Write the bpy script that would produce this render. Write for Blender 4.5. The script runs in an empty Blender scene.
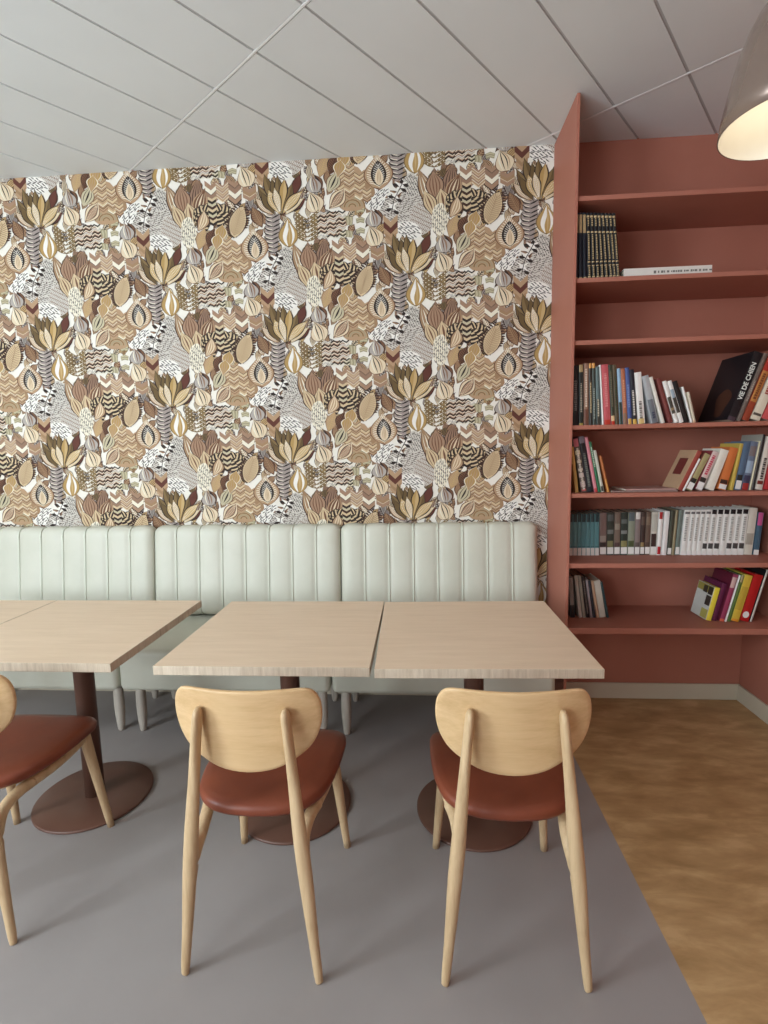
import bpy, bmesh, math, random
from mathutils import Vector, Matrix
random.seed(7)
S = bpy.context.scene
COL = S.collection

def lin(c):
    r = []
    for v in c[:3]:
        v = v / 255.0
        r.append(v / 12.92 if v <= 0.04045 else ((v + 0.055) / 1.055) ** 2.4)
    return (r[0], r[1], r[2], 1.0)

# ------------------------------------------------------------------ camera
cam_d = bpy.data.cameras.new('camera')
cam = bpy.data.objects.new('camera', cam_d); COL.objects.link(cam)
cam_d.sensor_fit = 'VERTICAL'; cam_d.sensor_height = 36.0
cam_d.lens = 510.0 / 1024.0 * 36.0
cam_d.clip_start = 0.02
CAMR = [[0.997268, 0.070865, -0.020864], [-0.011963, -0.123771, -0.992239], [-0.072898, 0.989777, -0.122585]]
RT, DN, FW = (Vector(r) for r in CAMR)
M = Matrix((RT, -DN, -FW)).transposed().to_4x4()
M.translation = Vector((0, 0, 1.435))
cam.matrix_world = M
S.camera = cam

# ------------------------------------------------------------------ view, world, window light
S.view_settings.view_transform = 'Standard'
S.view_settings.look = 'None'
S.view_settings.exposure = 0.06
S.view_settings.gamma = 1.0
S.view_settings.use_curve_mapping = False

w = bpy.data.worlds.new('daylight'); S.world = w; w.use_nodes = True
bg = w.node_tree.nodes['Background']
bg.inputs[0].default_value = (0.93, 0.97, 1.0, 1); bg.inputs[1].default_value = 0.62

def area(name, loc, target, sx, sy, power, color):
    l = bpy.data.lights.new(name, 'AREA'); l.shape = 'RECTANGLE'; l.size = sx; l.size_y = sy
    l.energy = power; l.color = color
    o = bpy.data.objects.new(name, l); COL.objects.link(o); o.location = loc
    d = Vector(target) - Vector(loc)
    o.rotation_euler = d.to_track_quat('-Z', 'Y').to_euler()
    return o
area('window_light', (-3.65, -0.3, 1.9), (0.0, 0.9, 2.1), 1.9, 1.5, 195, (0.80, 0.91, 1.0))
area('rear_window_light', (-2.2, -2.55, 1.8), (-0.9, 2.8, 2.7), 2.4, 1.4, 125, (0.86, 0.94, 1.0))

# ------------------------------------------------------------------ materials
def new_mat(name, base=(200, 200, 200), rough=0.6, metal=0.0, spec=0.5, coat=0.0):
    m = bpy.data.materials.new(name); m.use_nodes = True
    nt = m.node_tree; b = nt.nodes['Principled BSDF']
    b.inputs['Base Color'].default_value = lin(base)
    b.inputs['Roughness'].default_value = rough
    b.inputs['Metallic'].default_value = metal
    b.inputs['Specular IOR Level'].default_value = spec
    b.inputs['Coat Weight'].default_value = coat
    return m, nt, b
def node(nt, t, **kw):
    n = nt.nodes.new(t)
    for k, v in kw.items(): setattr(n, k, v)
    return n
def coords(nt, kind='Object', scale=(1, 1, 1), rot=(0, 0, 0)):
    tc = node(nt, 'ShaderNodeTexCoord'); mp = node(nt, 'ShaderNodeMapping')
    mp.inputs['Scale'].default_value = scale; mp.inputs['Rotation'].default_value = rot
    nt.links.new(tc.outputs[kind], mp.inputs['Vector']); return mp.outputs['Vector']
def noise(nt, vec, scale, detail=4, rough=0.55, dist=0.0):
    n = node(nt, 'ShaderNodeTexNoise')
    n.inputs['Scale'].default_value = scale; n.inputs['Detail'].default_value = detail
    n.inputs['Roughness'].default_value = rough; n.inputs['Distortion'].default_value = dist
    nt.links.new(vec, n.inputs['Vector']); return n.outputs['Fac']
def ramp(nt, fac, stops):
    r = node(nt, 'ShaderNodeValToRGB'); e = r.color_ramp.elements
    e[0].position, e[0].color = stops[0][0], lin(stops[0][1])
    e[1].position, e[1].color = stops[-1][0], lin(stops[-1][1])
    for p, c in stops[1:-1]:
        x = e.new(p); x.color = lin(c)
    nt.links.new(fac, r.inputs['Fac']); return r.outputs['Color']
def bump(nt, b, fac, strength, dist=0.002):
    n = node(nt, 'ShaderNodeBump'); n.inputs['Strength'].default_value = strength
    n.inputs['Distance'].default_value = dist
    nt.links.new(fac, n.inputs['Height']); nt.links.new(n.outputs['Normal'], b.inputs['Normal'])

def painted(name, c, rough=0.6, var=4, spec=0.3, nscale=260, bs=0.12):
    m, nt, b = new_mat(name, c, rough, spec=spec)
    v = coords(nt)
    f = noise(nt, v, 3.0, 3)
    lo = [max(0, x - var) for x in c]; hi = [min(255, x + var) for x in c]
    nt.links.new(ramp(nt, f, [(0.3, lo), (0.7, hi)]), b.inputs['Base Color'])
    bump(nt, b, noise(nt, v, nscale, 2), bs, 0.001)
    return m
def wood(name, a, bcol, axis='X', scale=1.0, rough=0.45, fine=1.0):
    m, nt, b = new_mat(name, a, rough, spec=0.35)
    sc = {'X': (1.6, 16, 16), 'Y': (16, 1.6, 16), 'Z': (16, 16, 1.6)}[axis]
    v = coords(nt, 'Object', tuple(s * scale for s in sc))
    f = noise(nt, v, 1.6, 6, 0.6, 0.5)
    v2 = coords(nt, 'Object', tuple(s * scale * 7 * (0.5 if s < 2 else 1) for s in sc))
    f2 = noise(nt, v2, 2.0, 3, 0.6)
    mx = node(nt, 'ShaderNodeMath', operation='MULTIPLY_ADD'); mx.inputs[1].default_value = 0.35 * fine
    nt.links.new(f2, mx.inputs[0]); nt.links.new(f, mx.inputs[2])
    mid = [(x + y) / 2 for x, y in zip(a, bcol)]
    nt.links.new(ramp(nt, mx.outputs[0], [(0.45, bcol), (0.62, mid), (0.85, a)]), b.inputs['Base Color'])
    bump(nt, b, mx.outputs[0], 0.08, 0.001)
    return m

MAT = {}
MAT['ceiling'] = painted('ceiling_tile_white', (229, 233, 232), 0.85, 2, 0.2, 400, 0.25)
MAT['tbar'] = painted('ceiling_bar_white', (244, 244, 242), 0.4, 1)
MAT['gap'] = painted('ceiling_gap_grey', (190, 191, 190), 0.9, 3)
MAT['salmon'] = painted('salmon_paint', (174, 112, 94), 0.55, 3, 0.35, 300, 0.1)
MAT['baseboard'] = painted('baseboard_grey', (200, 190, 170), 0.5, 3)
MAT['white_ground'] = painted('wallpaper_ground', (236, 231, 220), 0.8, 2)
MAT['white_wall'] = painted('white_paint', (232, 230, 224), 0.8, 2)
MAT['oak_top'] = wood('pale_oak_laminate', (238, 213, 185), (227, 201, 171), 'X', 1.3, 0.42)
MAT['oak_edge'] = wood('pale_oak_edge', (217, 201, 180), (186, 167, 144), 'Z', 3.0, 0.5)
MAT['beech_back'] = wood('beech_plywood', (220, 187, 142), (200, 164, 118), 'X', 1.0, 0.38)
MAT['beech'] = wood('beech_solid', (208, 180, 142), (184, 154, 117), 'Z', 1.6, 0.45)
MAT['ply_edge'] = wood('plywood_edge', (230, 196, 150), (206, 166, 118), 'X', 2.0, 0.5)
MAT['greyleg'] = wood('greyed_wood_leg', (188, 180, 168), (168, 158, 146), 'Z', 2.0, 0.5)

def leather(name, c, c2, rough=0.42, ns=420, bs=0.25, spec=0.4):
    m, nt, b = new_mat(name, c, rough, spec=spec)
    v = coords(nt)
    nt.links.new(ramp(nt, noise(nt, v, 6, 4), [(0.3, c2), (0.7, c)]), b.inputs['Base Color'])
    bump(nt, b, noise(nt, v, ns, 3), bs, 0.0008)
    return m
MAT['sage'] = leather('pale_sage_vinyl', (209, 208, 193), (202, 202, 186), 0.42)
MAT['sage_piping'] = leather('pale_sage_piping', (216, 220, 205), (208, 212, 196), 0.4)
MAT['brown_leather'] = leather('russet_leather', (132, 68, 45), (116, 57, 38), 0.42)
MAT['brown_metal'] = painted('brown_powder_coat', (100, 68, 55), 0.42, 5, 0.5, 700, 0.15)

# grey vinyl floor
m, nt, b = new_mat('grey_vinyl', (150, 144, 139), 0.5, spec=0.35)
v = coords(nt)
nt.links.new(ramp(nt, noise(nt, v, 1.6, 4), [(0.3, (149, 142, 139)), (0.7, (161, 154, 151))]), b.inputs['Base Color'])
bump(nt, b, noise(nt, v, 500, 2), 0.15, 0.0008)
MAT['floor_grey'] = m
# tan wood look floor, brushed at two diagonals in alternating bands
m, nt, b = new_mat('tan_wood_vinyl', (170, 125, 80), 0.45, spec=0.35)
va = coords(nt, 'Object', (1.0, 1.0, 1.0), (0, 0, 0))
mpA = node(nt, 'ShaderNodeMapping'); mpA.inputs['Rotation'].default_value = (0, 0, math.radians(55)); mpA.inputs['Scale'].default_value = (3.2, 9, 1)
mpB = node(nt, 'ShaderNodeMapping'); mpB.inputs['Rotation'].default_value = (0, 0, math.radians(-40)); mpB.inputs['Scale'].default_value = (3.2, 9, 1)
nt.links.new(va, mpA.inputs['Vector']); nt.links.new(va, mpB.inputs['Vector'])
fa = noise(nt, mpA.outputs[0], 1.5, 5, 0.6, 0.3); fb = noise(nt, mpB.outputs[0], 1.5, 5, 0.6, 0.3)
sel = noise(nt, va, 3.0, 1)
st = node(nt, 'ShaderNodeMapRange'); st.inputs['From Min'].default_value = 0.44; st.inputs['From Max'].default_value = 0.56
nt.links.new(sel, st.inputs['Value'])
mxf = node(nt, 'ShaderNodeMix'); mxf.data_type = 'FLOAT'
nt.links.new(st.outputs[0], mxf.inputs[0]); nt.links.new(fa, mxf.inputs[2]); nt.links.new(fb, mxf.inputs[3])
nt.links.new(ramp(nt, mxf.outputs[0], [(0.34, (168, 134, 90)), (0.5, (188, 152, 106)), (0.66, (208, 173, 126))]), b.inputs['Base Color'])
MAT['floor_tan'] = m

# coloured print: reads the face colour attribute
def attr_mat(name, rough, spec=0.4):
    m, nt, b = new_mat(name, (200, 200, 200), rough, spec=spec)
    a = node(nt, 'ShaderNodeAttribute'); a.attribute_name = 'print'
    hs = node(nt, 'ShaderNodeHueSaturation')
    f = noise(nt, coords(nt), 60, 3)
    mr = node(nt, 'ShaderNodeMapRange'); mr.inputs['To Min'].default_value = 0.94; mr.inputs['To Max'].default_value = 1.06
    nt.links.new(f, mr.inputs['Value']); nt.links.new(mr.outputs[0], hs.inputs['Value'])
    nt.links.new(a.outputs['Color'], hs.inputs['Color']); nt.links.new(hs.outputs['Color'], b.inputs['Base Color'])
    return m
MAT['print_paper'] = attr_mat('printed_wallpaper', 0.75, 0.25)
MAT['book_cover'] = attr_mat('printed_book_cover', 0.4)
MAT['page'] = painted('book_pages', (222, 212, 192), 0.8, 6, 0.2, 900, 0.3)
MAT['sticker'] = painted('white_sticker', (232, 230, 225), 0.6, 2)
MAT['ink_white'] = painted('white_ink', (225, 230, 222), 0.6, 2)
MAT['ink_grey'] = painted('grey_ink', (120, 118, 112), 0.7, 2)
MAT['ink_red'] = painted('red_ink', (150, 50, 40), 0.7, 2)

# pendant shade
m, nt, b = new_mat('taupe_lacquer', (150, 130, 119), 0.24, 0.6, 0.6, 0.5); MAT['taupe'] = m
m, nt, b = new_mat('white_enamel', (236, 234, 226), 0.25, 0.0, 0.6); MAT['enamel'] = m
m, nt, b = new_mat('lit_bulb', (255, 240, 210), 0.3)
b.inputs['Emission Color'].default_value = (1.0, 0.90, 0.68, 1); b.inputs['Emission Strength'].default_value = 5.0
MAT['bulb'] = m
m, nt, b = new_mat('black_plastic', (40, 38, 36), 0.4); MAT['black'] = m

# ------------------------------------------------------------------ mesh helpers
def finish(name, bm, mats, parent=None, smooth=False, loc=None):
    me = bpy.data.meshes.new(name); bm.to_mesh(me); bm.free()
    if not isinstance(mats, (list, tuple)): mats = [mats]
    for mm in mats: me.materials.append(mm)
    if smooth:
        for p in me.polygons: p.use_smooth = True
    o = bpy.data.objects.new(name, me); COL.objects.link(o)
    if parent: o.parent = parent
    if loc: o.location = loc
    return o
def box(bm, x0, x1, y0, y1, z0, z1, mi=0, bevel=0.0, seg=2):
    vs = [bm.verts.new((x, y, z)) for z in (z0, z1) for y in (y0, y1) for x in (x0, x1)]
    fs = []
    for idx in ((0, 2, 3, 1), (4, 5, 7, 6), (0, 1, 5, 4), (1, 3, 7, 5), (3, 2, 6, 7), (2, 0, 4, 6)):
        f = bm.faces.new([vs[i] for i in idx]); f.material_index = mi; fs.append(f)
    if bevel:
        es = list({e for f in fs for e in f.edges})
        bmesh.ops.bevel(bm, geom=es, offset=bevel, segments=seg, affect='EDGES', profile=0.5)
    return fs
def frame_at(t):
    t = t.normalized(); up = Vector((0, 0, 1)) if abs(t.z) < 0.95 else Vector((0, 1, 0))
    a = t.cross(up).normalized(); return a, a.cross(t).normalized()
def tube(bm, pts, radii, n=16, cap=True, mi=0, a0=None):
    """swept tube; radii floats or (ra, rb); rounded ends"""
    pts = [Vector(p) for p in pts]; rings = []
    ref = a0
    for i, p in enumerate(pts):
        t = (pts[min(i + 1, len(pts) - 1)] - pts[max(i - 1, 0)]).normalized()
        if ref is None: a, b2 = frame_at(t)
        else:
            a = (Vector(ref) - t * t.dot(Vector(ref))).normalized(); b2 = t.cross(a)
        r = radii[i]; ra, rb = (r if isinstance(r, (tuple, list)) else (r, r))
        rings.append([bm.verts.new(p + a * math.cos(q) * ra + b2 * math.sin(q) * rb)
                      for q in (2 * math.pi * k / n for k in range(n))])
    for r0, r1 in zip(rings, rings[1:]):
        for k in range(n):
            f = bm.faces.new((r0[k], r0[(k + 1) % n], r1[(k + 1) % n], r1[k])); f.material_index = mi; f.smooth = True
    if cap:
        for rg in (rings[0], rings[-1]):
            f = bm.faces.new(rg if rg is rings[-1] else rg[::-1]); f.material_index = mi
def lathe(bm, prof, n=40, cx=0, cy=0, mi=0, cap=True):
    rings = [[bm.verts.new((cx + r * math.cos(2 * math.pi * k / n), cy + r * math.sin(2 * math.pi * k / n), z)) for k in range(n)] for r, z in prof]
    for r0, r1 in zip(rings, rings[1:]):
        for k in range(n):
            f = bm.faces.new((r0[k], r0[(k + 1) % n], r1[(k + 1) % n], r1[k])); f.material_index = mi; f.smooth = True
    if cap:
        bm.faces.new(rings[0][::-1]).material_index = mi; bm.faces.new(rings[-1]).material_index = mi
def recalc(bm): bmesh.ops.recalc_face_normals(bm, faces=bm.faces)
def thing(name, label, cat, loc=(0, 0, 0), rz=0.0, group=None):
    o = bpy.data.objects.new(name, None); COL.objects.link(o); o.empty_display_size = 0.05
    o.location = loc; o.rotation_euler = (0, 0, rz); tag(o, label, cat, group); return o
def tag(o, label, cat, group=None):
    o['label'] = label; o['category'] = cat
    if group: o['group'] = group
def copy_tree(o, parent=None):
    c = o.copy(); COL.objects.link(c); c.parent = parent
    for ch in list(o.children): copy_tree(ch, c)
    return c
def spline(ctrl, n):
    """Catmull-Rom through control points, n samples per span"""
    P = [Vector(c) for c in ctrl]; P = [P[0] * 2 - P[1]] + P + [P[-1] * 2 - P[-2]]
    out = []
    for i in range(1, len(P) - 2):
        for k in range(n):
            t = k / n
            out.append(0.5 * ((2 * P[i]) + (P[i + 1] - P[i - 1]) * t + (2 * P[i - 1] - 5 * P[i] + 4 * P[i + 1] - P[i + 2]) * t * t
                              + (3 * P[i] - P[i - 1] - 3 * P[i + 1] + P[i + 2]) * t ** 3))
    out.append(P[-2]); return out

# ------------------------------------------------------------------ the room
WY = 2.844; WX = 1.76; CZ = 2.946; LX = -3.7; NY = -2.6; BX = 0.694
def struct(o): o['kind'] = 'structure'; return o
bm = bmesh.new(); box(bm, LX, BX, NY, WY, -0.05, 0.0); struct(finish('floor', bm, MAT['floor_grey']))
bm = bmesh.new(); box(bm, BX, WX, NY, WY, -0.05, 0.0); struct(finish('floor', bm, MAT['floor_tan']))
bm = bmesh.new(); box(bm, LX, WX + 0.1, WY, WY + 0.1, -0.05, CZ + 0.06); wall_back = struct(finish('wall_back', bm, MAT['salmon']))
bm = bmesh.new(); box(bm, WX, WX + 0.1, NY, WY, -0.05, CZ + 0.06); struct(finish('wall_right', bm, MAT['salmon']))
bm = bmesh.new(); box(bm, LX - 0.1, LX, NY, WY, -0.05, CZ + 0.06); struct(finish('wall_left', bm, MAT['white_wall']))
bm = bmesh.new(); box(bm, LX - 0.1, WX + 0.1, NY - 0.1, NY, -0.05, CZ + 0.06); struct(finish('wall_front', bm, MAT['white_wall']))
def skirting(x0, x1, y0, y1, name):
    bm = bmesh.new(); box(bm, x0, x1, y0, y1, 0.0, 0.092, bevel=0.004); struct(finish(name, bm, MAT['baseboard']))
skirting(LX, WX, WY - 0.012, WY, 'baseboard_back')
skirting(WX - 0.014, WX, NY, WY - 0.012, 'baseboard_right')

# suspended ceiling: long tiles laid on the diagonal, grooves between rows, a white bar across their ends
bm = bmesh.new()
ang = math.atan2(-0.622, 0.783); dv = Vector((math.cos(ang), math.sin(ang), 0)); nv = Vector((-dv.y, dv.x, 0))
A0, AP = 1.268, 1.306; B0, BP = -2.666, 0.2935
def tile(d0, d1, n0, n1, z0, z1, mi):
    b0 = bmesh.new(); fs = box(b0, d0, d1, n0, n1, z0, z1, mi)
    for vtx in b0.verts: vtx.co = dv * vtx.co.x + nv * vtx.co.y + Vector((0, 0, vtx.co.z))
    me = bpy.data.meshes.new('t'); b0.to_mesh(me); b0.free(); bm.from_mesh(me); bpy.data.meshes.remove(me)
for i in range(-4, 4):
    n0 = A0 + AP * i
    for j in range(-9, 20):
        d0 = B0 + BP * j
        tile(d0 + 0.0055, d0 + BP - 0.0055, n0 + 0.007, n0 + AP - 0.007, CZ, CZ + 0.004, 0)
    tile(-6, 4, n0 - 0.0045, n0 + 0.0035, CZ - 0.001, CZ + 0.004, 1)
box(bm, LX - 4, WX + 4, NY - 4, WY + 4, CZ + 0.0042, CZ + 0.05, 2)
for co, no in (((LX, 0, 0), (-1, 0, 0)), ((WX, 0, 0), (1, 0, 0)), ((0, NY, 0), (0, -1, 0)), ((0, WY, 0), (0, 1, 0))):
    bmesh.ops.bisect_plane(bm, geom=list(bm.verts) + list(bm.edges) + list(bm.faces), plane_co=co, plane_no=no, clear_outer=True)
struct(finish('ceiling', bm, [MAT['ceiling'], MAT['tbar'], MAT['gap']]))

# ------------------------------------------------------------------ wallpaper: a half-drop repeat of drawn foliage
C = dict(white=(238, 234, 226), cream=(224, 206, 176), cream2=(208, 186, 150), tan=(180, 149, 117), tan2=(161, 130, 99),
         mauve=(164, 132, 108), mauve2=(148, 118, 98), brown=(116, 82, 62), dbrown=(72, 50, 42), red=(98, 58, 48), olive=(128, 106, 72),
         olive2=(106, 86, 56), gold=(178, 146, 92), gold2=(196, 167, 118), grey=(176, 168, 160), lav=(160, 148, 142), ink=(52, 42, 38),
         ltgrey=(206, 200, 190), sage=(160, 152, 122), sage2=(196, 186, 156), lt=(234, 226, 206))
motif = []   # list of (list of xy in motif units, colour, layer)
layer = [0]
def poly(pts, c): motif.append(([tuple(p) for p in pts], C[c] if isinstance(c, str) else c, layer[0]))
def up(n=1): layer[0] += n
def stroke(pts, wd, c, taper=True):
    pts = [Vector((p[0], p[1])) for p in pts]; L = []; R = []
    n = len(pts)
    for i, p in enumerate(pts):
        t = pts[min(i + 1, n - 1)] - pts[max(i - 1, 0)]
        if t.length < 1e-6: continue
        t.normalize(); q = Vector((-t.y, t.x))
        k = wd / 2 * (math.sin(math.pi * (i + 0.35) / (n - 0.3)) if taper else 1)
        L.append(p + q * k); R.append(p - q * k)
    for i in range(len(L) - 1):
        poly([L[i], L[i + 1], R[i + 1], R[i]], c)
FAT = [False]
def leafshape(base, tip, wd, k=0.0, n=12, skew=0.5):
    fat = FAT[0]
    b0 = Vector(base); t0 = Vector(tip); ax = t0 - b0; L = ax.length; ax.normalize(); q = Vector((-ax.y, ax.x))
    pos = lambda t, s: b0 + ax * (L * t) + q * (s * wd / 2 * prof(t) + k * L * math.sin(math.pi * t))
    def prof(t):
        e = math.log(0.5) / math.log(skew)
        return math.sin(math.pi * (t ** e)) ** (0.8 if fat else 1.0 + 0.7 * t) * (1.0 if fat else 1.06) if 0 < t < 1 else 0.0
    return pos
def leaf(base, tip, wd, fill, edge='dbrown', k=0.0, skew=0.5, style=None, c2='cream', ew=6.5, n=14):
    pos = leafshape(base, tip, wd + ew * 1.4, k, n, skew); up()
    out = [pos(i / n, 1) for i in range(n + 1)] + [pos(1 - i / n, -1) for i in range(1, n)]
    fan(out, edge)
    pos = leafshape(base, tip, wd - ew * 0.4, k, n, skew); up()
    out = [pos(0.03 + 0.94 * i / n, 1) for i in range(n + 1)] + [pos(0.97 - 0.94 * i / n, -1) for i in range(1, n)]
    fan(out, fill); up()
    if style == 'stripe':
        for s in (-0.6, -0.2, 0.2, 0.6): stroke([pos(0.12 + 0.76 * i / 8, s) for i in range(9)], wd * 0.055 + 1.2, c2)
    elif style == 'stripe2':
        for s in (-0.5, 0.0, 0.5): stroke([pos(0.08 + 0.82 * i / 8, s) for i in range(9)], wd * 0.12, c2)
    elif style == 'inner':
        p2 = leafshape(base, tip, (wd - ew) * 0.62, k, n, skew)
        stroke([p2(0.15 + 0.7 * i / 10, 1) for i in range(11)], 4, c2); stroke([p2(0.15 + 0.7 * i / 10, -1) for i in range(11)], 4, c2)
        stroke([pos(0.2 + 0.6 * i / 8, 0) for i in range(9)], wd * 0.14, c2)
    elif style == 'veins':
        stroke([pos(0.05 + 0.9 * i / 8, 0) for i in range(9)], 4, c2)
        m_ = max(4, int((Vector(tip) - Vector(base)).length / 15))
        for i in range(m_):
            t = 0.1 + 0.75 * i / m_
            for s in (-1, 1): stroke([pos(t, 0), pos(t + 0.07, s * 0.45), pos(min(t + 0.12, 0.98), s * 0.85)], 4, c2, False)
    elif style == 'dots':
        m_ = max(5, int((Vector(tip) - Vector(base)).length / 13))
        for i in range(m_):
            t = 0.14 + 0.74 * i / m_
            for s in (-0.5, 0.0, 0.5):
                c = pos(t + (0.03 if s == 0 else 0), s); r = 3.1
                poly([(c.x - r, c.y), (c.x, c.y - r), (c.x + r, c.y), (c.x, c.y + r)], c2)
    elif style == 'half':
        poly_strip([pos(0.04 + 0.92 * i / n, 0) for i in range(n + 1)], [pos(0.04 + 0.92 * i / n, 0.92) for i in range(n + 1)], c2)
    elif style == 'bands2':
        m_ = max(3, int((Vector(tip) - Vector(base)).length / 24))
        for i in range(m_):
            t = 0.10 + 0.86 * i / m_; t2 = t + 0.5 / m_
            poly([pos(t, -1), pos(t + 0.02, 0), pos(t, 1), pos(t2, 1), pos(t2 + 0.02, 0), pos(t2, -1)], c2)
    elif style == 'bands':
        m_ = max(4, int((Vector(tip) - Vector(base)).length / 17))
        for i in range(m_):
            t = 0.08 + 0.84 * i / m_; t2 = t + 0.42 / m_
            poly([pos(t, -0.97), pos(t, 0.97), pos(t2, 0.97), pos(t2, -0.97)], c2)
    return pos
def poly_strip(a, b, c):
    for i in range(len(a) - 1): poly([a[i], a[i + 1], b[i + 1], b[i]], c)
def fan(out, c):
    cx = sum(p[0] for p in out) / len(out); cy = sum(p[1] for p in out) / len(out)
    n = len(out)
    for i in range(n): poly([(cx, cy), out[i], out[(i + 1) % n]], c)
def ellipse(cx, cy, rx, ry, rot=0, n=18, wob=0.0):
    o = []
    for i in range(n):
        a = 2 * math.pi * i / n; x = rx * math.cos(a); y = ry * math.sin(a); f = 1 + wob * math.sin(a * 5 + cx)
        o.append((cx + f * (x * math.cos(rot) - y * math.sin(rot)), cy + f * (x * math.sin(rot) + y * math.cos(rot))))
    return o
def blob(cx, cy, rx, ry, c, rot=0, wob=0.04): up(); fan(ellipse(cx, cy, rx, ry, rot, 20, wob), c)
def maze(cx, cy, rx, ry, ang, ink, ground, rot=0, dens=8.5, wd=5.2, ln=20):
    """short wavering strokes packed in an oval"""
    blob(cx, cy, rx, ry, ground, rot); up()
    ca, sa = math.cos(ang), math.sin(ang); cr, sr = math.cos(rot), math.sin(rot)
    R = max(rx, ry); nrow = int(2 * R / dens)
    for i in range(-nrow // 2, nrow // 2 + 1):
        s = -R + random.uniform(0, ln)
        while s < R:
            l = ln * random.uniform(0.6, 1.3)
            pts = []
            for k in range(4):
                u = s + l * k / 3; v_ = i * dens + 3.0 * math.sin(u * 0.11 + i * 1.7) + random.uniform(-0.8, 0.8)
                pts.append((u * ca - v_ * sa, u * sa + v_ * ca))
            ok = all(((x * cr + y * sr) / rx) ** 2 + ((-x * sr + y * cr) / ry) ** 2 < 1.0 for x, y in pts)
            if ok: stroke([(cx + x, cy + y) for x, y in pts], wd, ink)
            s += l + 2
def rings(cx, cy, rx, ry, ink, ground):
    blob(cx, cy, rx, ry, ground); up()
    for q in range(1, 8):
        f = q / 8; n = int(8 + q * 7)
        for k in range(n):
            a = 2 * math.pi * k / n + q; a2 = a + 2 * math.pi / n * 0.6
            stroke([(cx + rx * f * math.cos(a), cy + ry * f * math.sin(a)), (cx + rx * f * math.cos(a2), cy + ry * f * math.sin(a2))], 5, ink, False)
def chevrons(cx, y0, y1, wd, fill, marks, step=26, drop=0.45):
    """a stack of V bands: fill colours cycle"""
    y = y0; i = 0; h = wd / 2
    while y < y1:
        up()
        a, b2 = y, y + step
        c = fill[i % len(fill)]
        poly([(cx - h, a), (cx, a + h * drop * 2), (cx, b2 + h * drop * 2), (cx - h, b2)], c)
        poly([(cx + h, a), (cx, a + h * drop * 2), (cx, b2 + h * drop * 2), (cx + h, b2)], c)
        up()
        mk = marks[i % len(marks)]
        if mk:
            stroke([(cx - h, b2), (cx, b2 + h * drop * 2), (cx + h, b2)], 6, mk, False)
        y += step; i += 1
def teardrop(tip, base, wd, fill, edge, stripes, k=0.0):
    pos = leaf(base, tip, wd, fill, edge, k, 0.36, None, ew=5)
    for s, c, wv in stripes:
        stroke([pos(0.07 + 0.85 * i / 10, s * (1 - 0.15 * math.sin(i * 0.6))) for i in range(11)], wv, c)
    return pos

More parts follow.
